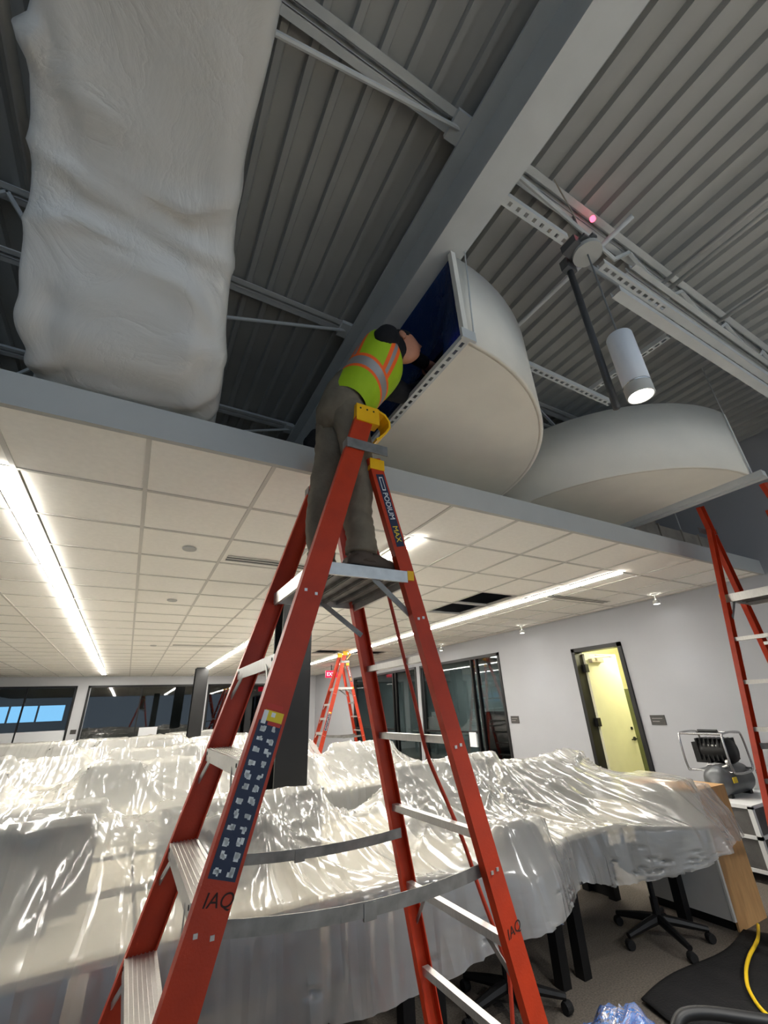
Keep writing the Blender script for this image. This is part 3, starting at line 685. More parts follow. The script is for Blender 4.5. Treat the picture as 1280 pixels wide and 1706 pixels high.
    bm = bmesh.new(); box(bm, (x0-.02, -hw-.012, zp-.03), (x1+.0, -hw, zp+.018)); box(bm, (x0-.02, hw, zp-.03), (x1, hw+.012, zp+.018)); box(bm, (x0-.02, -hw, zp-.04), (x0-.008, hw, zp+.016)); box(bm, (x1-.008, -hw, zp-.045), (x1+.004, hw, zp+.014))
    part('platform_frame', bm, M_alu)
    bm = bmesh.new()
    for s in (-1, 1): box(bm, (x1, s*hw-.014, zp-.02), (x1+.03, s*hw+.014, zp+.02))
    part('platform_bumper', bm, M_yel)
    return t
lad = make_ladder('tall orange platform ladder in the foreground that the worker stands on')
lad.location = (.772, 1.709, 0)
l2 = copy_tree(lad); l2['label'] = 'bright orange platform ladder standing far back under the ceiling'; l2.location = (4.30, 9.75, 0); l2.rotation_euler = (0, 0, math.radians(-8)); l2.scale = (.97, .97, .97)
l3 = copy_tree(lad); l3['label'] = 'orange platform ladder at the right edge, reaching the right bulkhead'; l3.location = (4.58, 1.47, 0); l3.rotation_euler = (0, 0, PI); l3.scale = (1.08, 1.08, 1.125)
for ch in [c for c in l3.children if c.name.startswith(('end_cap', 'rear_rail_cap'))]:
    for g in list(ch.children): bpy.data.objects.remove(g)
    bpy.data.objects.remove(ch)

# ------------------------------------------------------------------ black steel columns
def column(x, y, wd, label, z1=ZC):
    t = thing('steel_column', label, 'column', (x, y, 0), 'black columns')
    h2 = wd/2
    obj('flange', B(((x-h2, y-h2, 0), (x+h2, y-h2+.03, z1))), M_column, t); obj('flange', B(((x-h2, y+h2-.03, 0), (x+h2, y+h2, z1))), M_column, t)
    obj('web', B(((x-.015, y-h2+.03, 0), (x+.015, y+h2-.03, z1))), M_column, t)
    obj('base_plate', B(((x-h2-.05, y-h2-.05, 0), (x+h2+.05, y+h2+.05, .025))), M_column, t)
column(1.36, 4.36, .30, 'thick black column seen between the big ladder rails', 3.5)
column(1.72, 14.2, .34, 'slim black column by the end wall glazing')

# ------------------------------------------------------------------ glazing in the end wall and side wall
def glazed(name, along, fixed, a, b, z0, z1, mull, label, gl, rails=(), fw=.055):
    """along 'x' (in wall y = fixed) or 'y' (in wall x = fixed)"""
    def bxx(p0, p1, q0, q1, d0, d1):
        return ((p0, fixed+d0, q0), (p1, fixed+d1, q1)) if along == 'x' else ((fixed+d0, p0, q0), (fixed+d1, p1, q1))
    t = thing(name, label, 'window', ((a+b)/2, fixed, z0) if along == 'x' else (fixed, (a+b)/2, z0), kind='structure')
    for s in ((a, a+fw, z0, z1), (b-fw, b, z0, z1), (a, b, z1-fw, z1), (a, b, z0, z0+fw)): obj('frame_bar', B(bxx(s[0], s[1], s[2], s[3], -.02, .12)), M_dark, t)
    for m_ in mull: obj('mullion', B(bxx(m_-.02, m_+.02, z0+fw, z1-fw, .0, .08)), M_dark, t)
    for p0, p1, z in rails: obj('cross_rail', B(bxx(p0, p1, z-.02, z+.02, .0, .08)), M_dark, t)
    e = [a+fw]+list(mull)+[b-fw]
    for p0, p1 in zip(e, e[1:]):
        obj('pane', B(bxx(p0+.02, p1-.02, z0+fw, z1-fw, .035, .045)), gl, t)
    return t
w1 = glazed('window_1', 'x', YB, W[0][0], W[0][1], WZ0, WZ1, (-5.0, -3.9, -2.75), 'black framed end window showing blue daylight', M_glass)
w2 = glazed('window_2', 'x', YB, W[1][0], W[1][1], WZ0, WZ1, (.3,), 'large dark end window behind the slim column', M_glassd, fw=.06)
w3 = glazed('window_3', 'x', YB, W[2][0], W[2][1], WZ0, WZ1, (), 'dark end window left of the thick column', M_glassd)
w4 = glazed('window_4', 'y', XW, G0, G1, .0, GZ, (7.45, 7.62), 'black framed glass office front nearest the open door', M_glass, rails=((7.62, G1, 1.05),))
w5 = glazed('window_5', 'y', XW, G2, G3, .0, GZ, (10.9, 11.05), 'second glass office front seen through the ladder', M_glass, rails=((11.05, G3, 1.05),))
M_paper = mat('paper_white', (225, 226, 228), .8, var=.02)
tag(obj('paper_notice', B(((XW-.004, 7.70, .78), (XW+.03, 7.92, 1.05))), M_paper), 'white paper notice stuck on the glass office door', 'notice', 'paper notices')
tag(obj('paper_notice', B(((.42, YB+.02, .98), (.95, YB+.034, 1.32))), M_paper), 'white paper notice on the end window', 'notice', 'paper notices')
# what the end windows show
t = thing('daylight_window', 'pale blue daylit window strip seen through the end glass', 'window', (-4.3, 21.52, 1.45))
M_day = glow('daylight_pane', (150, 205, 255), 1.9)
for k in range(6):
    a = -7.2+k*.85; obj('pane', B(((a+.03, 21.53, 1.63), (a+.82, 21.54, 2.17))), M_day, t)
obj('frame', B(((-7.2, 21.5, 1.60), (-2.1, 21.56, 1.63)), ((-7.2, 21.5, 2.17), (-2.1, 21.56, 2.2)), *[((-7.2+k*.85-.03, 21.5, 1.60), (-7.2+k*.85+.03, 21.56, 2.2)) for k in range(7)]), M_dark, t)
tag(obj('white_board', B(((-6.14, YB+.005, .31), (-1.56, YB+.03, 1.36))), mat('white_board_paint', (222, 224, 226), .6, var=.01)), 'long white low panel in the daylit end window', 'panel')
t = thing('office_light', 'bright linear light inside the end office', 'ceiling light', (-3.6, 18.9, 2.72))
obj('lens', B(((-4.2, 18.5, 2.70), (-4.1, 20.6, 2.73))), M_strip, t); obj('housing', B(((-4.23, 18.5, 2.73), (-4.07, 20.6, 2.78))), M_grid, t)
for k_, yy in enumerate((8.2, 11.8)):  # unseen panels added to brighten the office interiors
    t = thing('office_light', ['added panel light brightening the nearest glass office', 'added panel light brightening the second glass office'][k_], 'ceiling light', (8.4, yy, 2.68))
    obj('lens', B(((8.1, yy-.6, 2.67), (8.7, yy+.6, 2.69))), glow('office_fill_lens', (255, 250, 240), 30), t); obj('frame', B(((8.07, yy-.63, 2.68), (8.73, yy+.63, 2.70))), M_grid, t)
t = thing('office_light', 'added panel light brightening the dark end office', 'ceiling light', (.5, 19.4, 2.78))  # added panel that brightens the room behind the end glass
obj('lens', B(((-.5, 19.1, 2.77), (1.5, 19.7, 2.79))), glow('office_fill_lens', (255, 250, 240), 30), t); obj('frame', B(((-.53, 19.07, 2.78), (1.53, 19.73, 2.80))), M_grid, t)
# exit sign
t = thing('exit_sign', 'small glowing red exit sign beside the far ladder', 'sign', (5.35, 13.0, 2.62))
obj('case', B(((5.16, 13.0, 2.50), (5.54, 13.04, 2.70))), mat('exit_red', (120, 10, 24), .4, emit=(255, 20, 60), estr=.8), t)
obj('bracket', B(((5.34, 13.01, 2.70), (5.36, 13.03, ZC))), M_dark, t)
place_text('lettering', 'EXIT', .15, glow('exit_text', (255, 190, 200), 1.2), t, V((5.19, 12.998, 2.55))-t.location, (1, 0, 0), (0, 0, 1))

# ------------------------------------------------------------------ open door in the side wall
t = thing('door_1', 'open door with black frame and yellow-lit room behind', 'door', (XW, (D0+D1)/2, 0), kind='structure')
fw = .06
for s in (((XW-.03, D0-.0, 0), (XW+.17, D0+fw, DZ)), ((XW-.03, D1-fw, 0), (XW+.17, D1, DZ)), ((XW-.03, D0, DZ-fw), (XW+.17, D1, DZ))): obj('frame_bar', B(s), M_dark, t)
M_leaf = mat('door_leaf_cream', (228, 226, 200), .55, var=.02)
leaf = obj('door_leaf', B(((XW+.16, D1-.10, .02), (XW+1.0, D1-.055, DZ-.08))), M_leaf, t)
for z in (.25, 1.25, 2.05): obj('hinge', B(((XW+.10, D1-.12, z-.06), (XW+.175, D1-.055, z+.06))), M_dark, t)
bm = bmesh.new(); lathe(bm, [(.0, -.02), (.028, -.02), (.028, 0)], (XW+.93, D1-.10, .97), 14, 'Y'); tube(bm, [(XW+.93, D1-.14, .97), (XW+.93, D1-.15, .97), (XW+.80, D1-.15, .965)], .009, 8); lathe(bm, [(.0, -.012), (.024, -.012), (.024, 0)], (XW+.93, D1-.10, 1.12), 14, 'Y'); obj('door_handle', bm, M_dark, leaf)
bm = bmesh.new(); box(bm, (XW+.25, D1-.16, 2.14), (XW+.55, D1-.10, 2.20)); bar(bm, (XW+.35, D1-.15, 2.205), (XW+.62, D1-.3, 2.215), .02, .008); bar(bm, (XW+.62, D1-.3, 2.215), (XW+.12, D1-.33, 2.23), .02, .008); obj('door_closer', bm, M_galv, leaf)
tag(obj('tall_cabinet', B(((7.62, 4.2, 0), (7.9, 5.2, 1.72))), mat('green_grey_locker', (150, 158, 120), .6)), 'green grey cabinet edge inside the lit room', 'cabinet')
tl = thing('room_lamp', 'round warm ceiling lamp in the small yellow room', 'ceiling light', (7.6, 4.5, 2.7))
bm = bmesh.new(); lathe(bm, [(.001, -.05), (.1, -.045), (.13, -.01), (.13, 0)], (7.55, 4.75, 2.70), 20); obj('shade', bm, glow('warm_lamp', (255, 248, 190), 5), tl)
ld = bpy.data.lights.new('room_point', 'POINT'); ld.energy = 27; ld.color = (1, .95, .66); ld.shadow_soft_size = .12
lo = bpy.data.objects.new('room_point', ld); COL.objects.link(lo); lo.parent = tl; lo.location = (0, -.1, -.15)
M_sign = mat('sign_dark_grey', (64, 62, 60), .5, var=.05)
def wall_sign(y, z, w_, h_, lab):
    t = thing('room_sign', lab, 'sign', (XW, y, z), 'room signs')
    obj('plate', B(((XW-.012, y-w_/2, z-h_/2), (XW, y+w_/2, z+h_/2))), M_sign, t)
    obj('text_lines', B(((XW-.0135, y-w_*.34, z+h_*.12), (XW-.012, y+w_*.38, z+h_*.2)), ((XW-.0135, y-w_*.1, z-h_*.18), (XW-.012, y+w_*.38, z-h_*.1))), mat('sign_text_grey', (128, 126, 122), .5), t)
wall_sign(3.82, 1.29, .20, .12, 'dark grey room sign just right of the open door')
wall_sign(6.52, 1.29, .20, .12, 'dark grey room sign beside the glass office front')
tag(obj('room_sign', B(((-1.42, YB-.012, 1.24), (-1.27, YB, 1.36))), M_sign), 'tiny dark room sign on the end wall post', 'sign', 'room signs')
# covered desk inside the glass office
bm = bmesh.new(); 
for k in range(4): box(bm, (6.9+.25*k, 7.0-.04*k, 0), (7.2+.25*k, 8.0, 1.42-.2*k))
tag(obj('covered_furniture', bm, mat('dark_cover', (36, 36, 40), .5, var=.3, bump=.6, bscale=6)), 'dark covered furniture inside the nearest glass office', 'furniture')

# ------------------------------------------------------------------ workstations: desks and partitions under the sheets
def desk(x0, x1, y0, y1, label, z=.735):
    t = thing('desk', label, 'desk', ((x0+x1)/2, (y0+y1)/2, 0), 'desks under plastic')
    obj('desk_top', B(((x0, y0, z-.03), (x1, y1, z))), M_desk, t)
    for x in (x0+.05, x1-.12):
        for y in (y0+.03, y1-.10): obj('leg', B(((x, y, 0), (x+.07, y+.07, z-.03))), M_black, t)
    obj('rail', B(((x0+.1, (y0+y1)/2-.02, z-.09), (x1-.1, (y0+y1)/2+.02, z-.03))), M_black, t)
def partition(x0, x1, y, z, label):
    t = thing('partition_screen', label, 'partition', ((x0+x1)/2, y, 0), 'partition screens')
    obj('panel', B(((x0+.01, y-.025, .12), (x1-.01, y+.025, z-.015))), M_screen, t)
    obj('cap_rail', B(((x0, y-.03, z-.015), (x1, y+.03, z))), M_lam, t)
    for x in (x0+.05, x1-.09): obj('foot', B(((x, y-.15, 0), (x+.04, y+.15, .12))), M_black, t)
def monitor(x, y, z, wd, label):
    t = thing('monitor', label, 'monitor', (x, y, .735), 'monitors under plastic')
    obj('screen', B(((x-wd/2, y-.015, z-.36), (x+wd/2, y+.015, z))), M_black, t); obj('stand', B(((x-.02, y+.0, .75), (x+.02, y+.03, z-.2))), M_black, t); obj('base', B(((x-.12, y-.08, .735), (x+.12, y+.1, .75))), M_black, t)
ROWS = []     # obstacles per row: list of (x0,x1,y0,y1,z)
R1 = []
names = ['far left', 'left of the big ladder', 'behind the big ladder', 'right of the big ladder', 'by the wooden cabinet']
ed = [-2.9, -1.35, .2, 1.6, 2.72, 4.1]
for k in range(5):
    desk(ed[k]+.01, ed[k+1]-.01, 2.55, 3.28, 'desk under plastic in the front row, near side, '+names[k]); desk(ed[k]+.01, ed[k+1]-.01, 3.42, 4.05, 'desk under plastic in the front row, far side, '+names[k])
    R1 += [(ed[k], ed[k+1], 2.55, 4.05, .74)]
for (a, b, z, n_) in ((-2.9, -.02, 1.17, 'far left'), (.28, 1.32, 1.10, 'behind the big ladder'), (1.9, 2.95, 1.17, 'right of the big ladder'), (3.02, 4.1, 1.085, 'by the wooden cabinet')):
    partition(a, b, 3.35, z, 'grey partition screen in the front row '+n_); R1.append((a, b, 3.33, 3.37, z+.005))
for x, y, z, wd in ((-.28, 3.02, 1.13, .46), (-1.6, 3.05, 1.1, .5), (.62, 3.05, 1.02, .5), (2.35, 3.05, 1.0, .5), (3.5, 3.0, .97, .5)):
    monitor(x, y, z, wd, 'black monitor under the front row sheet near x position '+str(x) if False else {-.28: 'black monitor poking up the sheet left of the big ladder', -1.6: 'black monitor under the sheet at the far left', .62: 'black monitor under the sheet behind the ladder steps', 2.35: 'black monitor under the sheet right of the ladder', 3.5: 'black monitor under the sheet by the cabinet'}[x])
    R1.append((x-wd/2, x+wd/2, y-.03, y+.03, z+.006))
# storage cabinet at the row end
t = thing('storage_cabinet', 'low grey cabinet with bare wooden end panel by the sheet', 'cabinet', (4.4, 2.6, 0))
obj('body', B(((4.18, 2.36, .06), (4.60, 3.0, .86))), M_lam, t); obj('plinth', B(((4.20, 2.38, 0), (4.60, 2.98, .06))), M_black, t)
obj('edge_strip', B(((4.175, 2.345, .06), (4.20, 2.36, .865))), mat('edge_white', (226, 224, 216), .5), t)
obj('wood_panel', B(((4.20, 2.345, .0), (4.62, 2.36, .86))), M_wood, t); obj('top_panel', B(((4.18, 2.345, .86), (4.62, 3.0, .88))), M_wood, t)
R1.append((4.18, 4.62, 2.36, 3.0, .885))

# ------------------------------------------------------------------ office chairs
def chair(x, y, rz, label):
    t = thing('office_chair', label, 'chair', (x, y, 0), 'office chairs')
    def part(n_, bm, m, parent=None, smooth=False): return obj(n_, bm, m, parent or t, smooth, local=True)
    for k in range(5):
        a = 2*PI*k/5+.3; c, s = math.cos(a), math.sin(a)
        bm = bmesh.new(); tube(bm, [(0, 0, .12), (c*.12, s*.12, .105), (c*.31, s*.31, .075)], [.032, .028, .018], 8); arm = part('base_arm', bm, M_black)
        bm = bmesh.new(); lathe(bm, [(.0, -.022), (.027, -.022), (.03, -.012), (.03, .012), (.027, .022)], (c*.31, s*.31, .03), 14, 'Y'); part('caster', bm, M_rubber, arm)
    bm = bmesh.new(); lathe(bm, [(.028, .1), (.028, .24), (.018, .24), (.018, .40), (.07, .41), (.07, .44)], (0, 0, 0), 14); part('gas_column', bm, M_black)
    bm = bmesh.new(); bar(bm, (-.12, 0, .43), (.16, 0, .43), .22, .06); part('tilt_mechanism', bm, M_black)
    # seat pad
    bm = bmesh.new(); lathe(bm, [(.16, .455), (.235, .46), (.255, .48), (.25, .505), (.2, .52), (.05, .515)], (0, 0, 0), 24); part('seat', bm, M_mesh, smooth=True)
    # mesh back at -x side, curved
    bm = bmesh.new(); n1, n2 = 14, 14; g = []
    for i in range(n1+1):
        row = []
        for j in range(n2+1):
            v_ = i/n1; u_ = j/n2*2-1; wd = .235*(1-.25*max(0, v_-.6)/.4)*(1-.15*(1-v_))
            if v_ > .8: wd *= math.sqrt(max(.15, 1-((v_-.8)/.22)**2))
            row.append(bm.verts.new((-.24-.06*math.sin(v_*PI*.9)-.03*v_+.07*u_*u_, wd*u_, .54+.40*v_)))
        g.append(row)
    for i in range(n1):
        for j in range(n2): bm.faces.new((g[i][j], g[i][j+1], g[i+1][j+1], g[i+1][j]))
    bk = part('backrest', bm, M_mesh, smooth=True); md = bk.modifiers.new('solid', 'SOLIDIFY'); md.thickness = .025
    bm = bmesh.new(); tube(bm, smooth_path([(-.05, 0, .43), (-.27, 0, .46), (-.33, 0, .62), (-.34, 0, .8)], 5), .022, 8); part('back_support', bm, M_black, smooth=True)
    for s in (-1, 1):
        bm = bmesh.new(); tube(bm, smooth_path([(-.02, s*.2, .44), (-.02, s*.29, .46), (-.03, s*.29, .66)], 5), .017, 8); ar = part('armrest', bm, M_black, smooth=True)
        bm = bmesh.new(); box(bm, (-.14, s*.29-.04, .66), (.12, s*.29+.04, .69)); part('arm_pad', bm, M_rubber, ar)
    t.rotation_euler = (0, 0, rz); return t
chair(2.20, 2.62, PI*.5, 'black office chair under the sheet right behind the ladder')
chair(3.66, 2.60, PI*.86, 'black office chair beside the grey cabinet, base showing')
R1 += [(2.02, 2.38, 2.30, 2.40, .93), (1.98, 2.42, 2.33, 2.40, .86), (3.80, 4.06, 2.28, 2.72, .97), (3.45, 3.86, 2.24, 2.42, .70)]

# ------------------------------------------------------------------ draped plastic sheets (relaxed over what stands below them)
CREASE = .018
FAN = .045
SAG = .35      # slack sag of the sheets
def sample(O, xs, ys, x, y):
    fx = np.clip((x-xs[0])/(xs[1]-xs[0]), 0, len(xs)-1.001); fy = np.clip((y-ys[0])/(ys[1]-ys[0]), 0, len(ys)-1.001)
    i = fx.astype(int); j = fy.astype(int); a = fx-i; b = fy-j
    return O[i, j]*(1-a)*(1-b)+O[i+1, j]*a*(1-b)+O[i, j+1]*(1-a)*b+O[i+1, j+1]*a*b
def drape(name, label, X0, X1, YBK, yf, hem, obs, nx, nt, nf, slack, seed, iters=160, base=.2):
    # obstacle height field
    y_min = YBK-2.4
    xs = np.linspace(X0-.1, X1+.1, int((X1-X0)/.03)); ys = np.linspace(y_min, YBK+.05, int((YBK-y_min)/.02))
    O = np.full((len(xs), len(ys)), 0.0)
    for (a, b, c, d, z) in obs:
        m = np.outer((xs >= a) & (xs <= b), (ys >= c-.012) & (ys <= d+.012)); O[m] = np.maximum(O[m], z)
    u = np.linspace(0, 1, nx); x = X0+(X1-X0)*u
    YF = yf(x); tt = np.linspace(0, 1, nt)
    GX = np.repeat(x[:, None], nt, 1); GY = YBK+(YF[:, None]-YBK)*tt[None, :]
    Oz = sample(O, xs, ys, GX, GY)
    # taut membrane over the obstacles
    def relax(Z, Ob, n, sag, ax_, ay_):
        for it in range(n):
            Zp = np.pad(Z, 1, mode='edge')
            Z = np.maximum(np.maximum(Ob, (ax_*(Zp[2:, 1:-1]+Zp[:-2, 1:-1])+ay_*(Zp[1:-1, 2:]+Zp[1:-1, :-2]))/(2*ax_+2*ay_)-sag), base)
            Z[:, -1] = np.maximum(Ob[:, -1], .752); Z[:, 0] = np.maximum(Ob[:, 0], .752)
        return Z
    dx_ = (X1-X0)/nx; dy_ = (YBK-float(YF.mean()))/nt; wx, wy = 1/dx_**2, 1/dy_**2
    q = 4; ci, cj = (nx+q-1)//q, (nt+q-1)//q
    Oc = np.zeros((ci*q, cj*q)); Oc[:nx, :nt] = Oz; Oc = Oc.reshape(ci, q, cj, q).max((1, 3))
    Zc = relax(np.maximum(Oc, 1.0), Oc, 700, SAG*dy_*dy_*q*q, wx, wy)
    Zu = np.repeat(np.repeat(Zc, q, 0), q, 1)[:nx, :nt]
    Z = relax(np.maximum(Oz, Zu-.02), Oz, 260, SAG*dy_*dy_, wx, wy)
    # front flap
    k = np.arange(1, nf+1)/nf
    HM = hem(x); zt = Z[:, -1]; drop = np.maximum(.05, zt-HM)
    FZ = zt[:, None]-drop[:, None]*k[None, :]
    fold = fbm(x*1.1, x*0, seed+5, 3)[:, None]*k[None, :]**.8*.07
    FY = YF[:, None]-.03*np.sqrt(k)[None, :]-np.abs(fold)*.9
    Pn = np.zeros((nx, nt+nf, 3))
    Pn[:, :nt, 0] = GX; Pn[:, nt:, 0] = x[:, None]+.02*fbm(x*2, x*0+3, seed+9, 2)[:, None]*k[None, :]
    Pn[:, :nt, 1] = GY; Pn[:, nt:, 1] = FY; Pn[:, :nt, 2] = Z; Pn[:, nt:, 2] = FZ
    P0 = Pn.copy()
    sl = 1+slack*(.6+.4*fbm(Pn[..., 0]*.6, Pn[..., 1]*.6, seed, 2))
    r_ = np.random.RandomState(seed)
    Pn[..., :2] += r_.normal(0, .0006, Pn[..., :2].shape)
    def rest(A, Bq, s_): return np.linalg.norm(A-Bq, axis=-1)*s_
    sets = []
    for (di, dj, st) in ((1, 0, 1.), (0, 1, 1.), (1, 1, .5), (1, -1, .5), (2, 0, .12), (0, 2, .12)):
        n1, n2 = Pn.shape[:2]; i0 = slice(0, n1-di); i1 = slice(di, n1)
        j0, j1 = (slice(0, n2-dj), slice(dj, n2)) if dj >= 0 else (slice(-dj, n2), slice(0, n2+dj))
        sets.append((i0, j0, i1, j1, rest(P0[i0, j0], P0[i1, j1], sl[i0, j0]), st))
    vel = np.zeros_like(Pn)
    edge = np.zeros(Pn.shape[:2]); edge[0] = edge[-1] = 1; edge[:, 0] = 1
    for it in range(iters):
        vel *= .9; vel[..., 2] -= .0001
        prev = Pn.copy(); Pn = Pn+vel
        for rep in range(3):
            dP = np.zeros_like(Pn); cnt = np.full(Pn.shape[:2], 1e-6)
            for i0, j0, i1, j1, L0, st in sets:
                d = Pn[i1, j1]-Pn[i0, j0]; l = np.linalg.norm(d, axis=-1)+1e-9
                c = (d*((l-L0)/l*.5*st)[..., None]); dP[i0, j0] += c; dP[i1, j1] -= c; cnt[i0, j0] += st; cnt[i1, j1] += st
            Pn = Pn+dP/cnt[..., None]*1.9
            oz = sample(O, xs, ys, Pn[..., 0], Pn[..., 1])+.004
            hit = (Pn[..., 2] < oz) & (Pn[..., 2] > oz-.12); Pn[..., 2] = np.where(hit, oz, Pn[..., 2])
            Pn[..., 2] = np.maximum(Pn[..., 2], .01)
            # keep the sheet from sliding off
            Pn[..., :2] += (P0[..., :2]-Pn[..., :2])*.012; Pn[:, nt:, 2] += (P0[:, nt:, 2]-Pn[:, nt:, 2])*.03
            Pn = Pn+(P0-Pn)*(edge*.5)[..., None]
        vel = Pn-prev
    Pn[:, :nt, 2] = np.maximum(Pn[:, :nt, 2], sample(O, xs, ys, Pn[:, :nt, 0], Pn[:, :nt, 1])+.003)
    # sharp creases running down the slope and fanning out
    X_ = Pn[..., 0]
    S_ = np.concatenate([np.zeros((Pn.shape[0], 1)), np.cumsum(np.linalg.norm(np.diff(Pn, axis=1), axis=-1), axis=1)], 1)   # length down the sheet
    def tri(a): return np.abs(a-np.floor(a)-.5)*2
    r3_ = np.random.RandomState(seed+50); disp = 0*X_
    for q_ in range(4):
        an_ = r3_.uniform(-.75, .75)+(PI/2 if q_ % 4 == 3 else 0); lam = r3_.uniform(.6, 1.5)
        arg = (X_*math.cos(an_)+S_*math.sin(an_))/lam+r3_.uniform(0, 9)
        msk = np.clip(.6+.6*fbm(X_*.2, S_*.2, seed+90+q_, 1), 0, 1)
        disp = disp+CREASE*lam*tri(arg)*msk
    # straight folds fanning out from the corners that hold the sheet up
    r2_ = np.random.RandomState(seed+60); anch = []
    for (a_, b_, c_, d_, z_) in obs:
        if z_ > .98: anch += [(a_, (c_+d_)/2), (b_, (c_+d_)/2)]
    num = 0*X_; den = 0*X_+1e-8
    for (ax_, ay_) in anch:
        dx, dy = Pn[..., 0]-ax_, Pn[..., 1]-ay_; rr = np.hypot(dx, dy)+1e-6; th = np.arctan2(dy, dx)
        m_ = rr < 1.5
        if not m_.any(): continue
        ph = r2_.uniform(0, 6.3, 4); n_ = r2_.randint(4, 8)
        w_ = np.sin(n_*th+ph[0]+.9*np.sin(th+ph[1])+.5*np.sin(2*th+ph[2]))
        fold_ = (1-np.abs(w_))**2.6
        R0 = r2_.uniform(.55, 1.0); wt = np.exp(-(rr/.28)**2*1.5)+1e-9; fold_s = FAN*fold_*np.minimum(1, rr/.15)*np.exp(-(rr/R0)**2)
        num = num+wt*fold_s; den = den+wt
    disp = disp+num/den
    # hanging folds in the flap
    kk = np.clip((np.arange(Pn.shape[1])-nt)/max(1, nf), 0, 1)[None, :]; xx = X_+.05*kk*np.sin(3*X_)
    ff = (1-np.abs(np.sin(5.3*xx+2.1*np.sin(1.7*xx+seed)+1.3*np.sin(4.1*xx))))**1.6+.5*(1-np.abs(np.sin(11.7*xx+1.9*np.sin(3.3*xx)+1.5*kk)))**1.6
    disp = disp+.028*np.sqrt(kk)*ff
    gu = np.gradient(Pn, axis=0); gv = np.gradient(Pn, axis=1); nn = np.cross(gu, gv); nn /= (np.linalg.norm(nn, axis=-1, keepdims=True)+1e-9); nn *= np.sign(nn[..., 2:3]+1e-6)
    Pn = Pn+nn*disp[..., None]
    n1, n2 = Pn.shape[:2]
    ctr = np.array([(X0+X1)/2, YBK-.8, .0]); verts = (Pn-ctr).reshape(-1, 3)
    idx = np.arange(n1*n2).reshape(n1, n2)
    fc = np.stack([idx[:-1, :-1], idx[:-1, 1:], idx[1:, 1:], idx[1:, :-1]], -1).reshape(-1, 4)
    me = bpy.data.meshes.new(name); me.from_pydata(verts.tolist(), [], fc.tolist()); me.update()
    o = link(name, me, M_plastic, None, True); o.location = ctr
    tag(o, label, 'plastic sheet', 'plastic dust sheets'); return o
SAG_ = 0
def bumpf(x, c, w_): return np.exp(-((x-c)/w_)**2)
drape('plastic_sheet', 'clear plastic sheet over the front row of desks', -2.9, 4.42, 4.2,
      lambda x: 2.5-.34*bumpf(x, 2.2, .42)-.38*bumpf(x, 3.72, .48)-.22*np.clip((x-3.95)/.25, 0, 1)*(1-bumpf(x, 3.72, .48))+.05*np.sin(3*x),
      lambda x: np.interp(x, [-2.9, 1.2, 1.85, 2.3, 2.7, 3.0, 3.5, 3.9, 4.34], [.12, .33, .46, .56, .54, .44, .55, .62, .58])+.02*np.sin(7*x), R1, 330, 96, 26, .016, 3, 0)
for q_, (a_, b_) in enumerate(((-3.2, -1.2), (-1.2, .9), (.9, 3.0), (3.0, 5.0))): desk(a_+.01, b_-.01, -2.4, -.95, 'wide desk added under the light-bouncing sheet behind the camera, '+['leftmost', 'left of middle', 'right of middle', 'rightmost'][q_])  # unseen desks, added to carry the sheet that bounces light
drape('plastic_sheet', 'clear plastic sheet added behind the camera to bounce light upward', -3.4, 5.2, -.8, lambda x: -2.55+0*x, lambda x: .35+0*x, [(-3.2, 5.0, -2.4, -.95, .74), (-3.0, 4.8, -1.7, -1.65, 1.1)], 90, 26, 8, .03, 77, 0)  # added out of view, throws the added lamps' light up to the deck
yrow = [6.3, 9.3, 12.2, 14.9]; xr = [(-3.6, 3.9), (-5.5, 3.3), (-6.5, 3.3), (-7.5, 3.0)]
rn = ['second', 'third', 'fourth', 'rearmost']; pn = ['leftmost', 'left of the middle', 'in the middle', 'right of the middle', 'rightmost']
for k, (y, (a, b)) in enumerate(zip(yrow, xr)):
    obs = []; rg = random.Random(20+k); st = (b-a)/5
    for q in range(5):
        x, e = a+q*st, a+(q+1)*st
        desk(x+.01, e-.01, y-.75, y+.75, 'wide desk hidden under the sheet of the %s row, %s' % (rn[k], pn[q])); obs.append((x, e, y-.75, y+.75, .74))
        z = 1.12+rg.uniform(-.05, .08); pa, pb = x+rg.uniform(.02, .25), e-rg.uniform(.02, .4); partition(pa, pb, y, z, 'grey partition screen in the %s row, %s' % (rn[k], pn[q])); obs.append((pa, pb, y-.025, y+.025, z+.005))
        mx = rg.uniform(x+.3, e-.3); mz = rg.uniform(1.0, 1.16); monitor(mx, y-.34, mz, .5, 'black monitor under the %s row sheet, %s' % (rn[k], pn[q])); obs.append((mx-.25, mx+.25, y-.37, y-.31, mz+.006))
    drape('plastic_sheet', 'clear plastic sheet over the %s row of desks' % rn[k], a-.1, b+.1, y+.95, lambda x, y=y: y-.85+.06*np.sin(2.3*x+y), lambda x: .35+.05*np.sin(4*x), obs, (200, 150, 110, 90)[k], (60, 44, 34, 30)[k], 12, .012, 31+k, 0)

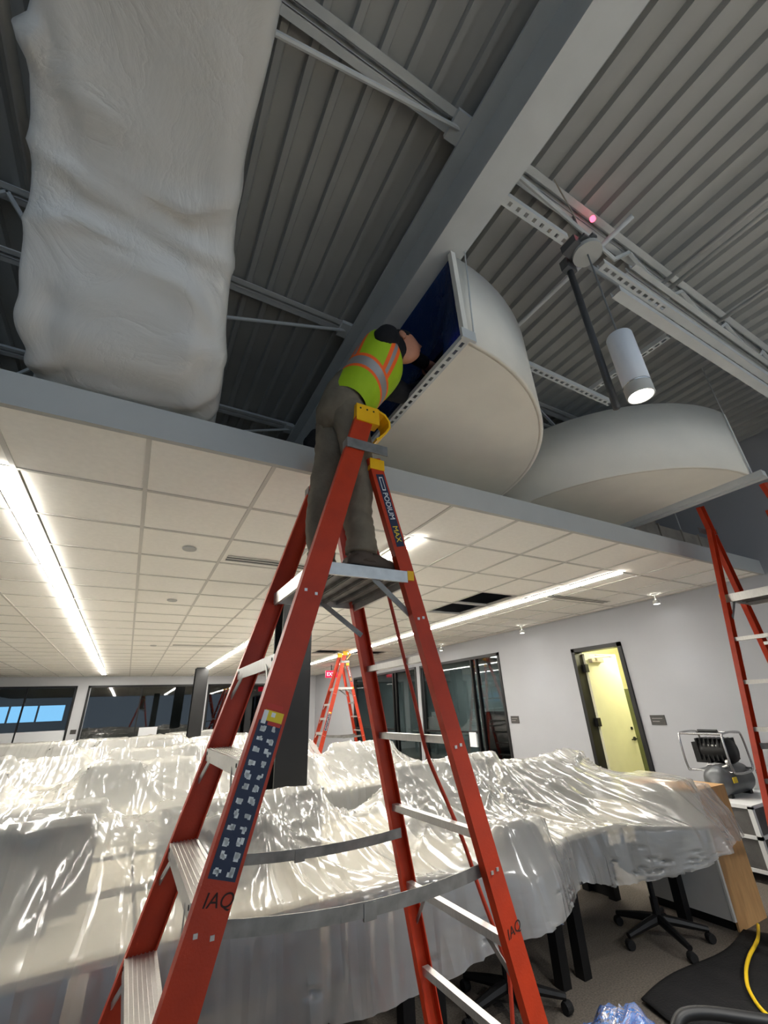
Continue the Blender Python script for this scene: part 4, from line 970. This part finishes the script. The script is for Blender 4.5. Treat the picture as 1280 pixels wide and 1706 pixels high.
# ------------------------------------------------------------------ the worker
def loft(bm, rings, n=24, mats=None, caps=(True, True)):
    R_ = []
    for c, a, b in rings:
        c, a, b = V(c), V(a), V(b)
        R_.append([bm.verts.new(c+a*math.cos(2*PI*k/n)+b*math.sin(2*PI*k/n)) for k in range(n)])
    for i, (p, q) in enumerate(zip(R_, R_[1:])):
        for k in range(n):
            f = bm.faces.new((p[k], p[(k+1) % n], q[(k+1) % n], q[k]))
            if mats: f.material_index = mats(i, k)
    if caps[0]: bm.faces.new(list(reversed(R_[0])))
    if caps[1]: bm.faces.new(R_[-1])
def limb_rings(pts, rad, wob=0, seed=1, sub=6, flat=1.0):
    pp = smooth_path(pts, sub); out = []; rg = random.Random(seed); up = None
    for i, p in enumerate(pp):
        d = (pp[min(i+1, len(pp)-1)]-pp[max(i-1, 0)]).normalized()
        if up is None: s, u, _ = frame_of(d, (1, 0, 0))
        else: s = d.cross(up).normalized(); u = s.cross(d).normalized()
        up = u; t_ = i/(len(pp)-1)*(len(rad)-1); k = min(int(t_), len(rad)-2); r = rad[k]*(1-(t_-k))+rad[k+1]*(t_-k)
        r *= 1+wob*rg.uniform(-1, 1)
        out.append((p, s*r*flat, u*r))
    return out
SKIN = mat('skin', (186, 128, 100), .55, var=.05, scale=30)
M_pants = mat('work_trousers_olive', (110, 100, 84), .9, var=.18, scale=14, bump=.4, bscale=40)
M_lime = mat('hi_vis_lime', (150, 182, 12), .7, var=.08, bump=.2, bscale=50)
M_orgs = mat('hi_vis_orange', (238, 98, 30), .7, var=.05)
M_silver = mat('reflective_silver', (150, 146, 142), .4, .3, var=.06)
M_shirt = mat('black_hoodie', (12, 12, 15), .9, var=.2)
M_boot = mat('brown_work_boot', (78, 64, 52), .7, var=.15, bump=.2)
person = thing('person', 'worker in lime safety vest and olive trousers, leaning into the bulkhead', 'person', (.72, 1.63, 2.107))
PEL, CHE, NEC = V((.70, 1.60, 3.02)), V((.83, 1.47, 3.25)), V((.93, 1.45, 3.37))
HEAD = V((1.0, 1.45, 3.425))
SHR, SHL = V((.81, 1.31, 3.29)), V((1.01, 1.62, 3.28))
ELR, ELL = V((1.0, 1.53, 3.53)), V((1.18, 1.70, 3.36)); HAR, HAL = V((1.27, 1.60, 3.56)), V((1.34, 1.72, 3.50))
HPR, HPL = V((.715, 1.555, 2.96)), V((.685, 1.68, 2.96)); KNR, KNL = V((.775, 1.565, 2.57)), V((.655, 1.73, 2.58)); ANR, ANL = V((.755, 1.52, 2.195)), V((.66, 1.745, 2.19)); TOR, TOL = V((.915, 1.54, 2.135)), V((.81, 1.76, 2.135))
# continuous body
jv = [PEL, CHE, NEC, HEAD, HEAD+V((.03, 0, .05)), SHR, ELR, HAR, SHL, ELL, HAL, HPR, KNR, ANR, TOR, HPL, KNL, ANL, TOL]
je = [(0,1),(1,2),(2,3),(3,4),(1,5),(5,6),(6,7),(1,8),(8,9),(9,10),(0,11),(11,12),(12,13),(13,14),(0,15),(15,16),(16,17),(17,18)]
jr = [.10,.105,.05,.075,.06,.055,.042,.03,.055,.042,.03,.065,.048,.036,.03,.065,.048,.036,.03]
me = bpy.data.meshes.new('body'); me.from_pydata([tuple(v-person.location) for v in jv], je, []); bo = link('body_rig', me, SKIN, person)
sk = bo.modifiers.new('skin', 'SKIN'); 
for i, r in enumerate(jr): me.skin_vertices[0].data[i].radius = (r, r); me.skin_vertices[0].data[i].use_root = (i == 0)
bo.modifiers.new('sub', 'SUBSURF').levels = 2
dg = bpy.context.evaluated_depsgraph_get(); me2 = bpy.data.meshes.new_from_object(bo.evaluated_get(dg)); bpy.data.objects.remove(bo)
me2.materials.clear(); body = link('body', me2, SKIN, person, True)
# trousers: two legs and the seat
bm = bmesh.new()
fw_ = V((.34, -.2, .05)).normalized()
loft(bm, limb_rings([HPR+V((-.005, .01, .10)), HPR, (HPR+KNR)/2+V((.012, 0, 0)), KNR, (KNR+ANR)/2+V((-.014, 0, 0)), ANR+V((0, 0, .08)), ANR+V((0, 0, .0))], [.085, .09, .08, .066, .066, .062, .07], .05, 5, 7))
loft(bm, limb_rings([HPL+V((.005, -.01, .10)), HPL, (HPL+KNL)/2+V((.01, 0, 0)), KNL, (KNL+ANL)/2+V((-.012, 0, 0)), ANL+V((0, 0, .08)), ANL+V((0, 0, .0))], [.085, .09, .08, .066, .066, .062, .07], .05, 8, 7))
loft(bm, [(PEL+V((-.01, .02, -.14)), V((.03, .06, 0)), V((.07, -.035, 0))), (PEL+V((-.01, .015, -.09)), V((-.025, .135, 0)), V((.105, .02, 0))), (PEL+V((-.005, .01, 0)), V((-.025, .148, 0)), V((.115, .02, .02))), (PEL+V((.02, 0, .07)), V((-.01, .145, 0)), V((.108, .02, -.03))), (PEL+V((.04, -.01, .11)), V((0, .14, 0)), V((.10, .02, -.04)))], 28)
obj('trousers', bm, M_pants, person, True)
# boots
for nm, A_, T_ in (('boot', ANR, TOR), ('boot', ANL, TOL)):
    d = (T_-A_); d.z = 0; d.normalize(); s = V((-d.y, d.x, 0)); bm = bmesh.new()
    loft(bm, [(A_+V((0, 0, .06)), d*.05, s*.046), (A_+V((0, 0, -.01)), d*.056, s*.048), (A_+d*.02+V((0, 0, -.045)), d*.085, s*.05)], 18)
    loft(bm, [(A_-d*.075+V((0, 0, -.05)), s*.034, V((0, 0, .022))), (A_-d*.03+V((0, 0, -.035)), s*.045, V((0, 0, .045))), (A_+d*.06+V((0, 0, -.035)), s*.05, V((0, 0, .045))), (A_+d*.13+V((0, 0, -.047)), s*.052, V((0, 0, .034))), (A_+d*.195+V((0, 0, -.055)), s*.038, V((0, 0, .022)))], 18)
    b_ = obj(nm, bm, M_boot, person, True)
    bm = bmesh.new(); z0 = 2.1095
    pts = [(-.085, -.03), (-.06, -.043), (.0, -.047), (.08, -.05), (.15, -.05), (.195, -.03), (.205, 0), (.195, .03), (.15, .05), (.08, .05), (0, .047), (-.06, .043), (-.085, .03)]
    lo_ = [bm.verts.new(V((A_.x, A_.y, z0))+d*a+s*b) for a, b in pts]; hi_ = [bm.verts.new(V((A_.x, A_.y, z0+.022))+d*a+s*b) for a, b in pts]
    bm.faces.new(list(reversed(lo_))); bm.faces.new(hi_)
    for i in range(len(pts)): j = (i+1) % len(pts); bm.faces.new((lo_[i], lo_[j], hi_[j], hi_[i]))
    obj('sole', bm, M_rubber, b_)
# black hoodie sleeves and collar
bm = bmesh.new()
loft(bm, limb_rings([SHR+V((.0, .04, 0)), SHR+V((.03, .03, .03)), ELR, HAR], [.06, .06, .05, .04], .04, 4, 7)); loft(bm, limb_rings([SHL+V((-.05, -.02, 0)), SHL, ELL, HAL], [.075, .075, .058, .044], .04, 6, 7))
loft(bm, limb_rings([CHE+V((.03, 0, .06)), NEC, NEC+V((.03, 0, .02))], [.10, .08, .075], .02, 3, 6))
obj('hoodie', bm, M_shirt, person, True)
# vest: rings from waist to shoulders, bands by ring
ax = (CHE-PEL).normalized(); shv = (SHL-SHR).normalized()
bm = bmesh.new(); rings = []; NR = 26
for i in range(NR+1):
    t_ = i/NR
    c = (PEL+V((-.01, .01, -.05))).lerp(V((.90, 1.462, 3.335)), t_)+V((.02, -.01, .03))
    a0 = V((-.03, 1, 0)).normalized(); aa = a0.lerp(shv, t_).normalized()
    fb = aa.cross(ax).normalized()
    hw = .150+.02*math.sin(PI*t_)+.035*t_; dp = .118+.02*math.sin(PI*t_)
    if t_ > .82: q = (t_-.82)/.18; hw *= 1-.42*q**1.6; dp *= 1-.40*q**1.6
    wob = 1+.03*math.sin(9*t_+1)
    rings.append((c, aa*hw*wob, fb*dp*wob))
def vmat(i, k):
    t_ = i/NR; a = 2*PI*k/40
    if .26 < t_ < .295 or .40 < t_ < .435: return 1
    if .29 < t_ < .41: return 2
    # shoulder straps (front and back) running up from the band
    c_ = abs(math.cos(a))
    if t_ > .40 and .62 < c_ < .80: return 2
    if t_ > .40 and (.54 < c_ <= .62 or .80 <= c_ < .88): return 1
    return 0
loft(bm, rings, 40, vmat, (False, True))
obj('safety_vest', bm, [M_lime, M_orgs, M_silver], person, True)
# head with face, ears; hood/hair
fdir = V((.72, -.30, .25)).normalized(); fup = (V((.35, 0, 1))-fdir*V((.35, 0, 1)).dot(fdir)).normalized(); fsd = fdir.cross(fup).normalized()
bm = bmesh.new(); bmesh.ops.create_uvsphere(bm, u_segments=28, v_segments=20, radius=1)
for v in bm.verts:
    x, y, z = v.co; f = y; px, py, pz = x*.076, f*.095, z*.115
    if f > 0:
        pz2 = z
        py += .022*math.exp(-((x/.16)**2))*math.exp(-((z+.12)/.17)**2)           # nose
        py -= .010*math.exp(-((abs(x)-.42)/.18)**2)*math.exp(-((z-.08)/.12)**2)     # eye sockets
        py += .006*math.exp(-((x/.35)**2))*math.exp(-((z+.45)/.07)**2)           # lips
        py -= .006*math.exp(-((x/.4)**2))*math.exp(-((z+.40)/.03)**2)
        py += .008*math.exp(-((x/.3)**2))*math.exp(-((z+.75)/.15)**2)            # chin
    if z < -.2: px *= 1-.25*(-z-.2); 
    v.co = HEAD+fsd*px+fdir*py+fup*pz
head = obj('head', bm, SKIN, person, True)
for s in (-1, 1):
    bm = bmesh.new(); c = HEAD+fsd*(s*.077)-fdir*.005; loft(bm, [(c-fsd*s*.008, fdir*.014, fup*.026), (c+fsd*s*.010, fdir*.019, fup*.032), (c+fsd*s*.016, fdir*.014, fup*.027)], 12); obj('ear', bm, SKIN, head, True)
    bm = bmesh.new(); c = HEAD+fsd*(s*.031)+fdir*.083+fup*.010; loft(bm, [(c-fdir*.006, fsd*.010, fup*.006), (c+fdir*.003, fsd*.008, fup*.004)], 10); obj('eye', bm, M_black, head)
bm = bmesh.new(); bmesh.ops.create_uvsphere(bm, u_segments=28, v_segments=20, radius=1)
kill = []
for v in bm.verts:
    x, y, z = v.co
    if z < -.35+.55*(y+.2) or y > .62 and z < .55: kill.append(v)
    v.co = HEAD+fsd*(x*.084)+fdir*(y*.101-.006)+fup*(z*.122+.004)
bmesh.ops.delete(bm, geom=kill, context='VERTS'); o = obj('beanie', bm, M_shirt, person, True); o.modifiers.new('s', 'SOLIDIFY').thickness = .008
# hands closing on the duct edge inside the opening
for Hn, El, sd in ((HAR, ELR, 1), (HAL, ELL, -1)):
    d = (Hn-El).normalized(); s, u, _ = frame_of(d); bm = bmesh.new()
    loft(bm, [(Hn-d*.01, s*.028, u*.018), (Hn+d*.03, s*.040, u*.017), (Hn+d*.075, s*.042, u*.014)], 14)
    for k, ln in enumerate((.068, .078, .073, .058)):
        b0 = Hn+d*.07+s*(-.030+.020*k); tube(bm, [b0, b0+d*ln*.5-u*.006, b0+d*ln*.8-u*.026, b0+d*ln*.75-u*.05], [.009, .0085, .008, .006], 8)
    b0 = Hn+d*.02+s*(-.036*sd); tube(bm, [b0, b0+d*.03-s*(.022*sd)-u*.008, b0+d*.058-s*(.02*sd)-u*.02], [.011, .010, .007], 8)
    obj('hand', bm, SKIN, person, True)

# ------------------------------------------------------------------ small things in the foreground and by the wall
pts = [(.86, 1.60, 2.80), (.835, 1.60, 2.4), (.885, 1.6, 2.22), (.945, 1.6, 1.97), (.98, 1.6, 1.82), (1.03, 1.6, 1.61), (1.07, 1.6, 1.425), (1.145, 1.6, 1.26), (1.21, 1.6, 1.115), (1.26, 1.6, .97), (1.33, 1.6, .79), (1.35, 1.6, .68), (1.30, 1.62, .3), (1.18, 1.7, .012), (.7, 1.9, .012), (-.6, 2.0, .012)]
pipe('air_hose', smooth_path(pts, 6), .0075, 'thin red hose hanging down inside the big ladder', M_hose, 'hose', group=None)
# dark moving blanket on the floor
def blanket():
    nx, ny = 44, 34; out = np.array([[(2.86, 2.26), (4.2, 2.30)], [(2.3, .9), (4.9, .5)]])
    vts = []; fcs = []
    for i in range(nx):
        for j in range(ny):
            u, v_ = i/(nx-1), j/(ny-1)
            p = (1-v_)*((1-u)*out[0, 0]+u*out[0, 1])+v_*((1-u)*out[1, 0]+u*out[1, 1])
            z = .02+.018*abs(float(fbm(np.array(p[0]*1.3), np.array(p[1]*1.3), 5, 3)))*(1-(2*v_-1)**8)
            vts.append((p[0]+.03*math.sin(6*v_+3*u), p[1]+.03*math.sin(7*u), z))
    for i in range(nx-1):
        for j in range(ny-1): fcs.append((i*ny+j, (i+1)*ny+j, (i+1)*ny+j+1, i*ny+j+1))
    c = np.array([3.5, 1.5, 0]); me = bpy.data.meshes.new('moving_blanket'); me.from_pydata([tuple(np.array(v)-c) for v in vts], [], fcs)
    o = link('moving_blanket', me, mat('black_felt', (17, 16, 17), .95, var=.25, bump=.5, bscale=80), None, True); o.location = c; o.modifiers.new('s', 'SOLIDIFY').thickness = .008
    tag(o, 'black cloth spread on the floor below the cabinet', 'blanket')
blanket()
pipe('yellow_cord', smooth_path([(4.3, 2.26, .05), (4.05, 2.16, .055), (3.78, 2.1, .05), (3.55, 2.02, .055), (3.36, 1.92, .05), (3.2, 1.75, .05), (3.1, 1.4, .05), (3.3, .8, .05)], 6), .010, 'yellow extension cord lying over the black cloth', M_ycord, 'cord', group=None)
# crumpled blue bag: surface near the bottom of the frame
def blue_bag():
    bm = bmesh.new(); bmesh.ops.create_icosphere(bm, subdivisions=5, radius=1)
    co = np.array([v.co for v in bm.verts]); n = fbm(co[:, 0]*1.3+co[:, 2], co[:, 1]*1.3-co[:, 2]*.7, 4, 5); n2 = np.abs(fbm(co[:, 0]*2.6, co[:, 1]*2.6+co[:, 2]*2, 9, 4))
    for v, a, b in zip(bm.verts, n, n2):
        r = 1+.10*a-.16*b; v.co = V((1.88+v.co.x*.42*r, 1.74+v.co.y*.24*r, min(.6, .18+max(-.175, v.co.z*.18*r))))
    for v in bm.verts: v.co.z += .06*math.exp(-((v.co.x-1.74)/.05)**2)*max(0, (v.co.z-.2)/.2)+.07*math.exp(-((v.co.x-2.12)/.05)**2)*max(0, (v.co.z-.15)/.2)
    tag(obj('blue_bag', bm, M_bag, smooth=True), 'crumpled bright blue plastic bag at the bottom edge', 'bag')
blue_bag()
# black tube handle of a cart
t = thing('hand_cart', 'black tubular cart handle in the bottom right corner', 'cart', (2.15, 1.2, 0))
bm = bmesh.new(); tube(bm, smooth_path([(1.90, 1.36, .1), (1.93, 1.40, .42), (1.96, 1.42, .50), (2.05, 1.38, .525), (2.25, 1.22, .51), (2.5, 1.0, .50), (2.7, .8, .49), (2.75, .75, .4), (2.75, .75, .1)], 6), .019, 12); obj('handle', bm, M_black, t, True)
obj('deck', B(((1.85, .7, .07), (2.8, 1.4, .1))), M_black, t)
bm = bmesh.new()
for x, y in ((1.95, .8), (2.7, .8), (1.95, 1.3), (2.7, 1.3)): lathe(bm, [(.0, -.015), (.035, -.015), (.035, .015)], (x, y, .035), 14, 'Y')
obj('wheels', bm, M_rubber, t)
# air compressor on a white framed cart against the side wall
t = thing('white_cart', 'white framed cart with grey panels under the compressor', 'cart', (5.75, 2.85, 0))
M_wm = mat('white_metal', (222, 223, 222), .5, var=.03); M_gp = mat('grey_mesh_panel', (92, 90, 88), .7, var=.2, bump=.4, bscale=200)
X0c, X1c, Y0c, Y1c = 5.35, 6.2, 2.55, 3.15
for x in (X0c, X1c):
    for y in (Y0c, Y1c): obj('post', B(((x-.02, y-.02, .06), (x+.02, y+.02, .60))), M_wm, t)
for z in (.58, .34, .08): obj('shelf', B(((X0c-.02, Y0c-.02, z), (X1c+.02, Y1c+.02, z+.03))), M_wm, t)
for z0, z1 in ((.37, .58), (.11, .34)): obj('panel', B(((X0c-.01, Y0c+.02, z0), (X0c, Y1c-.02, z1))), M_gp, t); obj('panel', B(((X0c+.02, Y0c-.01, z0), (X1c-.02, Y0c, z1))), M_gp, t)
for x in (X0c+.04, X1c-.04):
    for y in (Y0c+.03, Y1c-.03):
        bm = bmesh.new(); lathe(bm, [(.0, -.012), (.03, -.012), (.03, .012)], (x, y, .03), 12, 'Y'); obj('caster', bm, M_rubber, t)
t = thing('air_compressor', 'black wheeled air compressor with chrome roll cage by the wall', 'compressor', (5.8, 2.9, .61))
M_tank = mat('tank_grey', (92, 94, 96), .35, .4, var=.08); M_chr = mat('satin_chrome', (190, 190, 190), .25, .9, var=.05)
bm = bmesh.new(); lathe(bm, [(.0, -.30), (.07, -.29), (.13, -.25), (.14, -.22), (.14, .22), (.13, .25), (.07, .29), (.0, .30)], (5.78, 2.86, .76), 24, 'X'); obj('tank', bm, M_tank, t, True)
obj('tank_foot', B(((5.55, 2.78, .61), (5.6, 2.94, .66)), ((5.95, 2.78, .61), (6.0, 2.94, .66))), M_black, t)
bm = bmesh.new(); lathe(bm, [(.0, -.17), (.10, -.165), (.125, -.12), (.125, .10), (.10, .16), (.0, .165)], (5.80, 2.90, 1.02), 22, 'Y'); obj('motor', bm, M_black, t, True)
bm = bmesh.new()
for k in range(7): box(bm, (5.68, 2.76+.045*k, .93), (5.93, 2.775+.045*k, 1.14))
obj('cooling_fins', bm, M_black, t)
obj('pump_head', B(((5.70, 2.95, .9), (5.92, 3.10, 1.10))), M_black, t); obj('label_plate', B(((5.685, 2.84, 1.0), (5.69, 2.92, 1.08))), M_whiteprint, t)
obj('warning_sticker', B(((5.55, 2.715, .75), (5.63, 2.722, .80))), M_yprint, t)
for y in (2.70, 3.14):
    bm = bmesh.new(); tube(bm, smooth_path([(5.58, y, .84), (5.56, y, .95), (5.57, y, 1.16), (5.63, y, 1.20), (5.9, y, 1.20), (5.98, y, 1.16), (6.0, y, .95), (5.98, y, .84), (5.8, y, .82), (5.62, y, .83), (5.58, y, .84)], 5), .011, 8); obj('roll_bar', bm, M_chr, t, True)
bm = bmesh.new()
for x, z in ((5.60, 1.19), (5.95, 1.19), (5.6, .84), (5.97, .85)): tube(bm, [(x, 2.70, z), (x, 3.14, z)], .010, 8)
obj('cross_bars', bm, M_chr, t)
bm = bmesh.new(); tube(bm, [(5.76, 2.82, 1.21), (5.76, 3.02, 1.21)], .017, 10); obj('grip', bm, M_black, t)
bm = bmesh.new(); lathe(bm, [(.0, -.012), (.025, -.012), (.025, .012)], (5.60, 2.74, .93), 12, 'Y'); tube(bm, [(5.60, 2.75, .90), (5.60, 2.80, .88)], .012, 8); obj('gauge', bm, M_alu, t)
# dark tool bag on the ceiling edge behind the worker
bm = bmesh.new(); bmesh.ops.create_icosphere(bm, subdivisions=3, radius=1)
for v in bm.verts: v.co = V((.80+v.co.x*.13, 2.13+v.co.y*.07, 3.13+v.co.z*.10+.02*math.sin(9*v.co.x)))
tag(obj('tool_bag', bm, mat('black_bag_fabric', (18, 18, 20), .9)), 'black tool bag on the fascia behind the worker\'s legs', 'bag')
